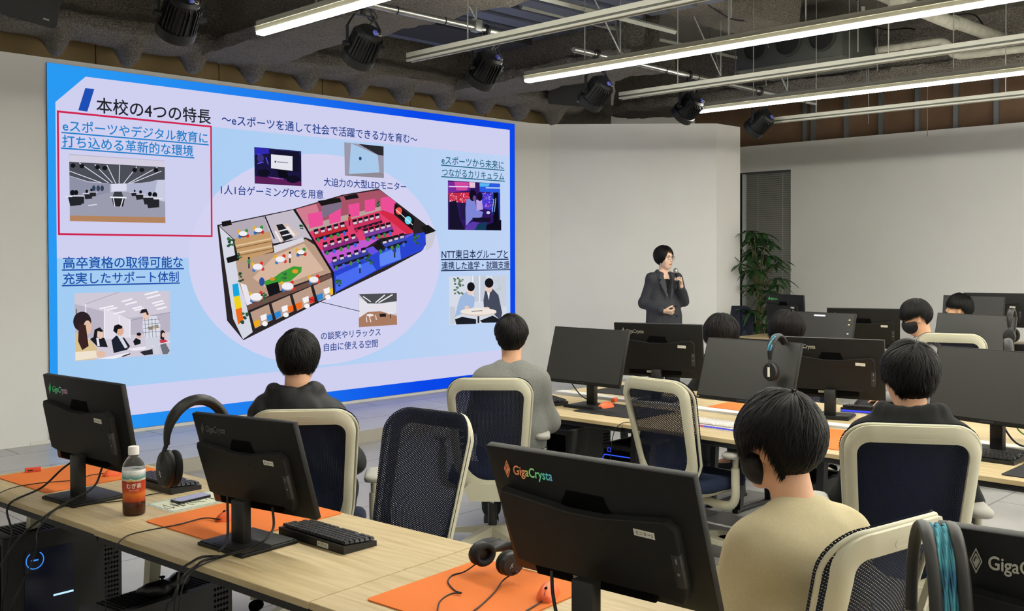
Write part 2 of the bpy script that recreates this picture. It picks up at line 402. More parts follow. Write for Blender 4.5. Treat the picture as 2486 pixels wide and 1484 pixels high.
def pic(name, ox, oy, sc, items):
    mb = MB(); ms = []
    for i, it in enumerate(items):
        c = it[0]
        m = emit('pixel ' + c, c)
        if m not in ms: ms.append(m)
        mb.m = ms.index(m); p = it[1]
        if p == 'o':
            _, _, cx, cy, rx, ry = it; pts = [(cx+rx*cos(k*pi/9), cy+ry*sin(k*pi/9)) for k in range(18)]
        elif p == 'l':
            _, _, xa, ya, xb, yb, w = it; L = math.hypot(xb-xa, yb-ya) or 1; nx, ny = -(yb-ya)/L*w/2, (xb-xa)/L*w/2
            pts = [(xa+nx, ya+ny), (xb+nx, yb+ny), (xb-nx, yb-ny), (xa-nx, ya-ny)]
        else: pts = p
        mb.flat([(lambda q: (q[0], -.0168-i*.00012, q[1]))(S(ox+x/sc, oy+y/sc)) for x, y in pts])
    return mb.build(name, ms, screen, smooth=0)
# classroom photograph
L = []
L += [('b9b9cc', [(250, 645), (1112, 705), (1118, 1268), (257, 1250)]), ('d3cde0', [(252, 655), (1112, 710), (1112, 765), (252, 715)]), ('4c4e57', [(252, 715), (1112, 765), (1112, 880), (900, 905), (640, 915), (420, 890), (254, 840)]),
      ('8e90a5', [(254, 845), (420, 900), (620, 915), (620, 1000), (256, 1090)]), ('d8d8ec', [(630, 915), (768, 912), (768, 975), (632, 985)]), ('aeb2cb', [(768, 912), (940, 905), (1035, 880), (1112, 878), (1112, 1080), (768, 990)]), ('c9cbe0', [(1045, 880), (1112, 878), (1112, 1070), (1010, 1060)]),
      ('9a9cae', [(256, 1090), (620, 990), (770, 985), (1115, 1080), (1116, 1220), (257, 1200)]), ('b2835f', [(257, 1200), (1116, 1215), (1118, 1268), (257, 1250)])]
for a in [(340, 725, 605, 905), (480, 740, 640, 905), (255, 800, 540, 905), (705, 745, 700, 912), (860, 760, 740, 912), (1045, 765, 780, 912), (1080, 800, 800, 912), (590, 745, 670, 912)]: L.append(('d9dbe8', 'l', *a, 7))
for x, y in [(285, 750), (365, 755), (505, 765), (570, 772), (840, 790), (905, 790), (1030, 790)]: L.append(('16171b', 'o', x, y, 22, 20))
for x, y, s in [(300, 1025, 1.), (330, 1020, .9), (420, 1000, .6), (460, 985, .5), (1000, 1045, -1.), (960, 1030, -.8), (880, 1005, -.6), (830, 990, -.4)]:
    L.append(('25262c', [(x-60*abs(s), y+10), (x+60*abs(s), y), (x+60*abs(s), y+80*abs(s)), (x-40*abs(s), y+90*abs(s))])); L.append(('e3e5f0', 'l', x-85*abs(s), y+4, x+90*abs(s), y+4, 10*abs(s)))
    L.append(('15161a', 'o', x-20*s, y-30*abs(s), 22*abs(s), 26*abs(s)))
L += [('26272d', [(630, 1040), (750, 1042), (735, 1120), (650, 1118)]), ('eceef6', 'l', 618, 1035, 765, 1040, 12), ('eceef6', 'l', 645, 1040, 660, 1120, 8), ('eceef6', 'l', 735, 1042, 712, 1122, 8), ('3a3c44', [(655, 985), (720, 985), (735, 1030), (640, 1030)]), ('dfe0ee', 'l', 500, 1100, 420, 1110, 8)]
for x in (470, 510, 545): L.append(('33405a', 'o', x, 955, 16, 26))
pic('slide_photo', 100, 200, 3.709, L)
# computer photograph
L = [('1b1740', [(310, 98), (612, 125), (614, 350), (313, 333)]), ('2f2bb0', [(312, 100), (405, 108), (405, 140), (312, 150)]), ('2a2a6e', [(440, 112), (610, 127), (610, 150), (440, 145)]), ('14122c', [(440, 118), (600, 130), (600, 260), (440, 250)]),
     ('4a45d0', 'l', 335, 140, 350, 205, 8), ('5a55e0', 'l', 385, 165, 400, 210, 6), ('5a55e0', 'l', 330, 205, 370, 195, 6), ('3a3580', 'o', 350, 170, 22, 26), ('e4e4ee', [(418, 145), (556, 158), (556, 252), (418, 235)]), ('46506a', 'o', 446, 193, 6, 7), ('8088a0', 'l', 458, 194, 528, 200, 6),
     ('0d0c18', [(455, 240), (520, 248), (530, 300), (470, 300)]), ('5a1f56', [(314, 285), (612, 320), (613, 348), (314, 330)]), ('120f22', 'o', 370, 265, 40, 24), ('120f22', 'o', 560, 305, 45, 24), ('7a3aa0', 'l', 400, 292, 500, 305, 8), ('c06a90', 'l', 420, 296, 470, 302, 4)]
pic('slide_photo', 500, 320, 2.65, L)
# photograph of the screen
L = [('9a98ab', [(889, 68), (1142, 95), (1144, 298), (893, 282)]), ('a9c9ea', [(932, 75), (1105, 150), (1115, 262), (920, 275)]), ('2a2a30', [(980, 78), (1142, 95), (1142, 155), (1105, 148)]), ('8f8a94', [(895, 282), (920, 272), (1115, 262), (1144, 270), (1144, 298)]), ('2c4a7c', 'o', 992, 172, 9, 12)]
pic('slide_photo', 500, 320, 2.65, L)
line('NTT e-Sports', 878, 389, 905, '4b6690', bold=0)
# esports photograph
L = [('31175f', [(152, 252), (560, 278), (562, 644), (153, 638)]), ('7a2a9a', [(152, 262), (330, 270), (320, 330), (152, 350)]), ('d04aa0', [(200, 262), (320, 268), (300, 330), (220, 330)]), ('e7c3d8', [(320, 265), (365, 268), (365, 310), (320, 310)]), ('2b5be0', [(400, 270), (560, 280), (560, 350), (400, 340)]), ('58b7f0', [(400, 272), (480, 276), (470, 300), (400, 300)]),
     ('c22a4a', [(155, 350), (320, 345), (310, 430), (160, 420)]), ('4a3ad0', [(415, 350), (560, 360), (560, 500), (420, 470)]), ('2038a8', [(480, 350), (560, 350), (560, 560), (500, 520)]), ('e8d5f0', 'l', 158, 300, 315, 302, 8), ('cfe6fb', 'l', 448, 310, 560, 312, 7)]
rr = random.Random(5)
for k in range(70): L.append((rr.choice(['f2738c', 'ff9aa8', 'e04a68', 'ffd0d8']), 'o', rr.uniform(165, 320), rr.uniform(355, 430), 4, 4))
for k in range(50): L.append((rr.choice(['9a7cf5', 'c9a8ff', '6a6af5', 'f07ab0']), 'o', rr.uniform(410, 510), rr.uniform(350, 460), 4, 4))
L += [('17132c', [(158, 420), (210, 410), (240, 560), (280, 640), (155, 636)]), ('221a45', [(235, 425), (275, 430), (290, 560), (250, 560)]), ('7f86d8', [(290, 400), (355, 395), (370, 480), (420, 500), (410, 540), (330, 560), (285, 610), (282, 470)]), ('b9a2e0', [(365, 405), (410, 400), (420, 480), (370, 490)]), ('120d20', 'o', 340, 370, 28, 45), ('6a4a86', 'o', 352, 392, 13, 22), ('150f26', 'o', 395, 380, 22, 34),
      ('15122a', [(335, 545), (480, 545), (475, 578), (340, 575)]), ('5a3aa8', [(290, 600), (340, 575), (400, 585), (350, 640), (275, 638)]), ('143a5a', [(380, 590), (450, 580), (440, 640), (355, 640)]), ('0c0a18', [(500, 350), (535, 345), (545, 560), (500, 600)]), ('8fb4f0', 'l', 505, 400, 490, 500, 6), ('8fb4f0', 'l', 520, 390, 508, 500, 5), ('0d0b1c', [(450, 600), (562, 560), (562, 644), (440, 640)]), ('c9d6f8', 'o', 460, 505, 14, 12)]
pic('slide_photo', 1040, 360, 3.225, L)
# two people talking at a table
L = [('d5dbe6', [(162, 1005), (610, 995), (612, 1360), (165, 1385)]), ('c3cad8', [(330, 1000), (450, 998), (450, 1200), (330, 1200)]), ('e6ebf3', 'l', 345, 1000, 345, 1210, 12), ('e6ebf3', 'l', 400, 1000, 400, 1210, 10), ('c7cfdc', [(500, 998), (610, 996), (610, 1240), (520, 1240)])]
for k in range(26): L.append((rr.choice(['5d7a5f', '6f8c70', '48604c']), 'o', rr.uniform(200, 280), rr.uniform(1010, 1150), 9, 7))
for k in range(10): L.append(('b8c8c4', 'o', rr.uniform(530, 580), rr.uniform(1020, 1120), 8, 5))
L += [('c5ccd8', [(165, 1240), (205, 1240), (215, 1370), (168, 1380)]), ('9fb9de', [(245, 1165), (300, 1120), (360, 1170), (355, 1240), (300, 1280), (205, 1320), (225, 1230)]), ('ead0c4', 'o', 327, 1110, 30, 42), ('17171c', 'o', 330, 1085, 30, 36), ('e5c9bc', 'o', 298, 1252, 18, 20),
      ('454b5c', [(440, 1120), (500, 1100), (545, 1150), (575, 1290), (560, 1350), (480, 1270), (430, 1240), (428, 1190)]), ('e9ebf2', [(455, 1125), (478, 1125), (470, 1190)]), ('e6cabd', 'o', 470, 1090, 30, 42), ('17171c', 'o', 472, 1055, 34, 38), ('e5c9bc', 'o', 455, 1258, 22, 16),
      ('1d1f26', [(205, 1340), (260, 1320), (370, 1340), (370, 1375), (215, 1380)]), ('1d1f26', [(400, 1350), (500, 1310), (560, 1345), (540, 1365), (420, 1368)]), ('d8c9bd', 'o', 388, 1285, 142, 30), ('eee5dc', 'o', 388, 1278, 142, 26), ('3c3f48', 'l', 335, 1278, 420, 1272, 5), ('2a2c33', 'l', 388, 1315, 388, 1370, 14)]
pic('slide_photo', 1040, 360, 3.225, L)
# class with a teacher
L = [('cfc8d6', [(285, 468), (1105, 447), (1106, 988), (290, 1050)]), ('b9b3c4', [(287, 560), (760, 680), (1104, 630), (1105, 800), (290, 860)]), ('e0dbe6', [(540, 590), (760, 690), (760, 850), (540, 860)]), ('a6a1b4', 'l', 380, 560, 665, 458, 5), ('8f8a9c', 'l', 770, 700, 1104, 630, 4)]
for q in [(690, 540, 780, 515), (720, 565, 820, 540), (885, 480, 1000, 452), (905, 510, 1020, 480), (950, 555, 1045, 530), (970, 575, 1055, 552), (780, 600, 860, 580), (800, 615, 880, 595), (990, 605, 1075, 585), (500, 600, 620, 575), (560, 610, 650, 590), (620, 645, 720, 620)]: L.append(('f3f1f8', 'l', *q, 13))
for q in [(540, 600, 540, 860), (380, 560, 380, 800), (670, 660, 670, 850), (760, 690, 760, 850)]: L.append(('eeecf5', 'l', *q, 9))
L += [('6b6f66', 'l', 300, 600, 300, 700, 10), ('d9c08f', [(290, 800), (340, 830), (420, 870), (480, 940), (470, 1030), (290, 1048)]), ('2c2126', 'o', 350, 710, 78, 86), ('e2bba4', 'o', 395, 760, 34, 60), ('3a2524', [(320, 730), (380, 740), (405, 920), (350, 955), (315, 880)]), ('efe2cf', [(290, 970), (470, 960), (480, 1020), (292, 1045)]), ('e2bba4', 'o', 510, 990, 40, 28), ('efeaf2', [(480, 1030), (755, 975), (755, 990), (620, 1030)]),
      ('1d1e26', [(415, 860), (450, 840), (540, 850), (570, 930), (480, 925)]), ('e6c4b2', 'o', 505, 820, 26, 38), ('1c191d', [(445, 850), (455, 780), (500, 758), (530, 790), (520, 800), (480, 790), (475, 850)]), ('e9e8f0', [(470, 850), (490, 850), (500, 920), (480, 920)]),
      ('1f2230', [(600, 870), (640, 830), (710, 850), (760, 920), (740, 950), (620, 980)]), ('d6dae6', [(650, 830), (690, 840), (740, 930), (715, 940)]), ('dcae95', 'o', 672, 790, 34, 42), ('17161a', [(615, 790), (625, 745), (660, 733), (695, 750), (690, 770), (655, 775), (645, 815)]), ('efeaf2', [(730, 945), (990, 910), (880, 950), (790, 960)]),
      ('1b1c22', [(785, 880), (810, 850), (850, 870), (850, 900), (800, 915)]), ('d9ab93', 'o', 838, 830, 18, 24), ('1b1a1e', 'o', 835, 818, 20, 14), ('cfd2de', [(890, 830), (1010, 830), (1010, 990), (975, 992), (950, 900), (930, 990), (895, 960)]),
      ('dadde8', [(870, 690), (920, 665), (985, 660), (1020, 740), (1010, 830), (890, 855), (865, 760)]), ('e8c6b6', 'o', 895, 655, 30, 40), ('231f23', [(842, 640), (860, 605), (900, 600), (920, 650), (905, 655), (895, 630), (850, 640)]), ('8e8f7a', [(905, 760), (1000, 735), (1005, 760), (930, 785)]), ('e3bda9', 'o', 970, 765, 20, 14),
      ('c5384e', [(1012, 870), (1050, 860), (1085, 880), (1060, 895), (1020, 895)]), ('2a2124', [(1018, 860), (1020, 790), (1040, 782), (1058, 800), (1050, 870)]), ('e5c0ae', 'o', 1045, 825, 14, 20), ('6c6f7c', [(1015, 905), (1060, 890), (1100, 960), (1080, 988), (1040, 990)]), ('e9e7ef', 'l', 1010, 905, 1104, 880, 8)]
for x in (885, 915, 945, 975): L.append(('4a4e5e', 'l', x, 680, x+8, 845, 3))
for y in (700, 735, 770, 805): L.append(('4a4e5e', 'l', 872, y, 1012, y-12, 3))
L += [('2b2c33', 'l', 690, 1010, 760, 985, 10), ('2b2c33', [(840, 970), (950, 945), (955, 990), (880, 1000)])]
pic('slide_photo', 100, 580, 3.533, L)
# lounge photograph
L = [('c9c4cf', [(981, 1045), (1227, 1038), (1229, 1242), (983, 1258)]), ('4d4f52', [(983, 1045), (1227, 1038), (1227, 1090), (1120, 1105), (1040, 1105)]), ('e3e0ea', [(985, 1065), (1040, 1105), (1120, 1105), (1225, 1092), (1226, 1170), (985, 1190)]), ('a97c62', [(983, 1200), (1040, 1160), (1120, 1155), (1227, 1185), (1229, 1242), (983, 1258)]), ('f4f2f6', 'l', 1150, 1050, 1090, 1100, 7), ('f4f2f6', 'l', 1200, 1048, 1110, 1100, 7), ('f4f2f6', 'l', 1010, 1060, 1060, 1095, 6),
     ('ece9ec', 'o', 1055, 1180, 24, 8), ('f4f4f8', 'l', 1050, 1185, 1060, 1225, 5), ('1d1e22', [(1115, 1172), (1155, 1170), (1158, 1190), (1118, 1192)]), ('ece9ec', 'o', 1185, 1168, 20, 7), ('2a2a30', 'l', 1185, 1170, 1185, 1200, 5), ('e9e7f0', 'l', 1030, 1190, 1035, 1225, 5), ('e9e7f0', 'l', 1090, 1180, 1095, 1210, 5)]
pic('slide_photo', 500, 320, 2.65, L)
# the floor plan drawing
L = [('2b2527', [(72, 600), (560, 498), (880, 405), (1110, 366), (1470, 640), (1385, 770), (1160, 890), (812, 1057), (240, 1342), (135, 1215)]),
     ('d5d8e4', [(85, 610), (170, 690), (200, 870), (260, 1120), (300, 1290), (238, 1335), (175, 1205), (128, 900)]), ('b3aab6', [(85, 605), (368, 545), (420, 650), (178, 690)]), ('c3bcc8', [(372, 545), (560, 503), (690, 700), (640, 680), (430, 720)]),
     ('b99a84', [(190, 830), (440, 775), (640, 690), (700, 730), (805, 905), (560, 990), (262, 1115), (215, 980)]), ('d6b69f', [(440, 800), (630, 720), (760, 890), (560, 960), (380, 1000), (300, 940)]), ('c39a6c', [(178, 690), (412, 640), (432, 770), (215, 838)]),
     ('e2c49c', 'l', 190, 735, 415, 688, 9), ('e2c49c', 'l', 200, 780, 425, 735, 9), ('8a6542', 'l', 195, 752, 418, 706, 6), ('8a6542', 'l', 205, 798, 428, 752, 6), ('d9d5de', [(432, 735), (625, 680), (632, 705), (440, 780)]), ('d5bfb4', [(440, 600), (520, 590), (600, 660), (480, 715)]),
     ('202127', [(450, 600), (490, 592), (560, 680), (500, 705)]), ('eceaf0', 'l', 445, 640, 480, 705, 12), ('eceaf0', 'l', 520, 610, 570, 670, 12), ('eceaf0', 'l', 470, 640, 530, 625, 8), ('eceaf0', 'l', 490, 670, 550, 655, 8), ('e9e4ec', [(220, 975), (258, 985), (305, 1130), (262, 1120)]), ('18a6dd', [(168, 982), (205, 975), (216, 1055), (176, 1062)]), ('efd21f', [(177, 1062), (216, 1053), (229, 1132), (187, 1142)]), ('ee6a1e', [(188, 1142), (229, 1132), (240, 1222), (205, 1240)]),
     ('3d9a35', [(368, 965), (440, 935), (480, 905), (560, 866), (615, 870), (612, 902), (540, 962), (440, 976), (385, 996)]), ('2f4f9a', 'o', 358, 965, 18, 28), ('e09a2e', 'o', 572, 898, 20, 14), ('d98b2a', 'o', 425, 948, 18, 10), ('17171b', [(383, 988), (462, 965), (478, 1040), (410, 1078)]), ('6d5047', [(260, 1118), (802, 910), (806, 938), (266, 1152)])]
for x, y, r in [(237, 656, 27), (335, 633, 25), (330, 868, 32), (475, 820, 30), (608, 775, 24), (522, 993, 38), (320, 1062, 40), (690, 950, 30)]:
    for k, c in enumerate(['d8352c', '2f73c4', 'e4b02c', '3f8f3a' if r < 28 else 'd8352c']):
        a = k*1.6+.6; L.append((c, 'o', x+(r+8)*cos(a), y+(r*.6+8)*sin(a), 11, 12))
    L.append(('3a3238' if r < 28 else 'b9b2ba', 'o', x, y+7, r, r*.6)); L.append(('f1eef3', 'o', x, y, r, r*.6))
for i in range(4):
    x = 275+i*135; y = 1165-i*57
    L += [('b99b88', [(x, y), (x+125, y-55), (x+150, y+45), (x+30, y+105)]), (['efa824', '2f86cf', 'ee6a1e', '2f86cf'][i], [(x+20, y+60), (x+65, y+42), (x+70, y+80), (x+35, y+98)]), (['2f86cf', 'ee6a1e', 'd8352c', 'efc524'][i], [(x+110, y+20), (x+145, y+5), (x+150, y+45), (x+118, y+55)]), ('f4f2f5', [(x+70, y+20), (x+110, y+5), (x+112, y+40), (x+80, y+55)]), ('f4f2f5', 'o', x+100, y+70, 18, 16), ('2a2427', 'l', x, y-10, x+35, y+110, 9)]
L += [('a85468', [(568, 500), (880, 412), (1110, 375), (1220, 455), (1120, 505), (650, 640)]), ('cf7d8f', [(568, 502), (705, 465), (740, 560), (650, 620)]), ('b9a39a', [(640, 600), (1120, 480), (1130, 510), (660, 650)]), ('e0406e', [(655, 645), (1120, 505), (1330, 650), (1000, 705), (735, 765)]), ('c25bd0', [(735, 765), (980, 700), (1110, 690), (1000, 760), (780, 850)]), ('6a52e0', [(780, 850), (1000, 760), (1330, 650), (1330, 700), (1080, 800), (810, 905)]), ('2b44cf', [(808, 905), (1070, 790), (1330, 660), (1430, 640), (1392, 760), (1110, 885), (818, 1042)]), ('4a6cf0', [(830, 930), (1050, 830), (1090, 890), (830, 1030)]), ('5e86f5', [(1110, 790), (1240, 735), (1250, 820), (1115, 870)])]
for q in [[(650, 530), (745, 511), (748, 602), (660, 622)], [(783, 500), (862, 483), (862, 576), (790, 596)], [(910, 470), (982, 457), (982, 541), (915, 552)], [(1015, 442), (1083, 431), (1083, 506), (1018, 519)], [(1118, 427), (1165, 417), (1215, 452), (1205, 532), (1118, 502)]]: L.append(('ea4f98', q))
L.append(('d32b45', [(1118, 505), (1200, 530), (1330, 640), (1290, 660), (1115, 525)]))
L += [('15121a', [(1208, 462), (1336, 556), (1322, 632), (1203, 522)]), ('f05a4a', 'o', 1235, 510, 20, 24), ('6fd6ea', 'o', 1295, 570, 22, 26), ('f6f0f2', 'l', 1215, 500, 1325, 600, 4)]
for (xa, ya, xb, yb, c) in [(685, 655, 895, 600, 'c32b36'), (935, 592, 1115, 545, 'c9335e'), (740, 740, 965, 675, '8c2c78'), (1005, 650, 1185, 602, '7c3f9e'), (798, 835, 1030, 762, '3a3f9e'), (1085, 728, 1270, 672, '3b49b0')]:
    L.append((c, [(xa, ya), (xb, yb), (xb+12, yb+28), (xa+12, ya+32)])); L.append(('1d1a2c', 'l', xa+14, ya+38, xb+12, yb+34, 16))
    for k in range(5):
        x = xa+(xb-xa)*(k+.45)/5; y = ya+(yb-ya)*(k+.45)/5
        L += [('1a1722', [(x-17, y-20), (x+12, y-27), (x+16, y+5), (x-12, y+12)]), ('d9c6d4', [(x-12, y-4), (x+12, y-10), (x+14, y+4), (x-9, y+10)]), (['2f8a4a', '3a6ad8', '4a8a3a'][k % 3] if ya > 620 else 'b02a4a', 'o', x+12, y+48, 10, 14)]
L += [('1a1719', [(708, 446), (850, 424), (862, 452), (732, 478)]), ('1a1719', [(876, 415), (960, 399), (974, 426), (890, 440)]), ('1a1719', [(1370, 612), (1420, 600), (1470, 638), (1402, 662)]), ('1a1719', [(1060, 732), (1110, 710), (1142, 742), (1090, 762)]), ('1a1719', [(90, 580), (150, 568), (157, 600), (95, 612)]), ('1a1719', [(120, 812), (190, 790), (202, 826), (130, 846)]), ('7f6f86', [(732, 478), (862, 452), (862, 490), (740, 560)]), ('c8c9d4', [(1402, 662), (1470, 640), (1445, 740), (1405, 765)]),
      ('17151a', 'l', 560, 500, 806, 905, 11), ('17151a', 'l', 806, 900, 814, 1050, 12), ('17151a', 'l', 370, 545, 430, 690, 8), ('1b2136', 'l', 655, 1077, 980, 1155, 4)]
for x, y, r in [(150, 710, 28), (205, 800, 17), (215, 935, 22), (235, 1200, 28), (360, 1060, 22), (490, 930, 20), (840, 965, 22), (1035, 820, 26), (1345, 690, 26), (600, 610, 16), (1095, 465, 16), (1198, 755, 14)]:
    for k in range(8): L.append((rr.choice(['2f5a3a', '3d7046', '24452f']), 'o', x+rr.uniform(-.7, .7)*r, y+rr.uniform(-1.2, 1.2)*r, r*.38, r*.3))
for x, y, c in [(262, 840, '3f8f4a'), (525, 805, 'e9e7ee'), (908, 565, 'c43a3a'), (1198, 770, '2f3f9a'), (975, 870, '5a9ae0')]: L += [('2a2023', 'o', x, y-25, 7, 9), (c, 'o', x, y-5, 10, 16), ('2a2b36', 'l', x, y+8, x, y+40, 9)]
pic('slide_drawing', 500, 320, 2.65, L)
# ================================================================ furniture and equipment prototypes
T = .70
BLK = mat('black plastic', '131312', .5, spec=.35, noise=(60, '161615', .4, .6))
BLK2 = mat('black plastic glossy', '141416', .32)
BLK3 = mat('deep black', '050505', .9, spec=.1)
DKG = mat('dark grey plastic', '2a2a2b', .5)
CABLE = mat('black cable', '111112', .5)
PAPER = mat('white label', 'e2dfd2', .7)
INK = mat('black ink', '1d1d1f', .7)
FRAME = mat('off white chair plastic', 'bcb8a2', .42)
PADG = mat('grey armrest pad', 'a3a198', .55)
NAVY = mat('navy seat fabric', '1b2742', .85, bump=(400, .25, .003))
WOOD = mat('pale wood desk top', 'd8c49c', .5); 
def woodify(m, c2):
    nt = m.node_tree; b = nt.nodes['Principled BSDF']; tc = nt.nodes.new('ShaderNodeTexCoord'); mp = nt.nodes.new('ShaderNodeMapping'); n = nt.nodes.new('ShaderNodeTexNoise'); r = nt.nodes.new('ShaderNodeValToRGB')
    mp.inputs['Scale'].default_value = (26, 2.2, 10); n.inputs['Scale'].default_value = 1.6; n.inputs['Detail'].default_value = 5; n.inputs['Distortion'].default_value = .5
    r.color_ramp.elements[0].position = .3; r.color_ramp.elements[0].color = lin(c2); r.color_ramp.elements[1].position = .65; r.color_ramp.elements[1].color = lin('c5b28c')
    nt.links.new(tc.outputs['Object'], mp.inputs[0]); nt.links.new(mp.outputs[0], n.inputs[0]); nt.links.new(n.outputs[0], r.inputs[0]); nt.links.new(r.outputs[0], b.inputs['Base Color'])
woodify(WOOD, 'ae9970')
def holes(m, px, pz, thr, axes=(0, 2)):
    """woven mesh: staggered holes, in metres on the part itself"""
    nt = m.node_tree; b = nt.nodes['Principled BSDF']; out = nt.nodes['Material Output']
    tc = nt.nodes.new('ShaderNodeTexCoord'); sp = nt.nodes.new('ShaderNodeSeparateXYZ'); nt.links.new(tc.outputs['Object'], sp.inputs[0])
    cs = []
    for ax, p in zip(axes, (px, pz)):
        a = nt.nodes.new('ShaderNodeMath'); a.operation = 'MULTIPLY'; a.inputs[1].default_value = pi/p; nt.links.new(sp.outputs[ax], a.inputs[0])
        c = nt.nodes.new('ShaderNodeMath'); c.operation = 'COSINE'; nt.links.new(a.outputs[0], c.inputs[0]); cs.append(c)
    mu = nt.nodes.new('ShaderNodeMath'); mu.operation = 'MULTIPLY'; nt.links.new(cs[0].outputs[0], mu.inputs[0]); nt.links.new(cs[1].outputs[0], mu.inputs[1])
    g = nt.nodes.new('ShaderNodeMath'); g.operation = 'GREATER_THAN'; g.inputs[1].default_value = thr; nt.links.new(mu.outputs[0], g.inputs[0])
    tr = nt.nodes.new('ShaderNodeBsdfTransparent'); mx = nt.nodes.new('ShaderNodeMixShader')
    nt.links.new(g.outputs[0], mx.inputs[0]); nt.links.new(b.outputs[0], mx.inputs[1]); nt.links.new(tr.outputs[0], mx.inputs[2]); nt.links.new(mx.outputs[0], out.inputs[0])
    return m
MESH = holes(mat('navy chair mesh', '121a30', .65, spec=.25), .0072, .0044, .64)
GRILL = holes(mat('perforated black steel', '18181a', .5), .012, .012, .35, (1, 2))

# ---------------------------------------------------------------- monitor, screen faces local +Y, origin under the middle of its foot
MW, MH = .612, .37
_C = {}
def logo_mat(kind):  # hologram film: own hues plus their reflected light put into one ramp per monitor
    nm = 'logo ' + kind
    if nm in _M: return _M[nm]
    m = mat(nm, 'c8c8c4', .3); nt = m.node_tree; b = nt.nodes['Principled BSDF']
    ramps = {'fire': [(0, 'ff9a6a'), (.22, 'ffb074'), (.3, 'b6ff8c'), (.5, '7df0a8'), (.7, '6fd0f0'), (1, 'a08cf5')], 'green': [(0, '3fd07a'), (.3, '58d8a0'), (.6, 'c79ac8'), (1, 'f08ca8')], 'lime': [(0, '7dff9a'), (.4, '5ff080'), (.8, '6a8a70'), (1, '555f58')], 'grey': [(0, '4a4a48'), (1, '5a5a58')], 'silver': [(0, 'a8a698'), (1, 'b8b5a4')]}[kind]
    tc = nt.nodes.new('ShaderNodeTexCoord'); sp = nt.nodes.new('ShaderNodeSeparateXYZ'); r = nt.nodes.new('ShaderNodeMapRange'); cr = nt.nodes.new('ShaderNodeValToRGB')
    r.inputs[1].default_value = 0; r.inputs[2].default_value = .165
    el = cr.color_ramp.elements
    while len(el) < len(ramps): el.new(.5)
    for e, (p, c) in zip(el, ramps): e.position = p; e.color = lin(c)
    nt.links.new(tc.outputs['Object'], sp.inputs[0]); nt.links.new(sp.outputs[0], r.inputs[0]); nt.links.new(r.outputs[0], cr.inputs[0]); nt.links.new(cr.outputs[0], b.inputs['Base Color'])
    return m
def place_text(name, body, size, m, parent, M4, fit=None, shear=0, bold=0):
    me = text_mesh(body, size, m, .0002, fit=fit, shear=shear, bold=bold)
    o = put(name, me, parent); o.matrix_local = M4; return o
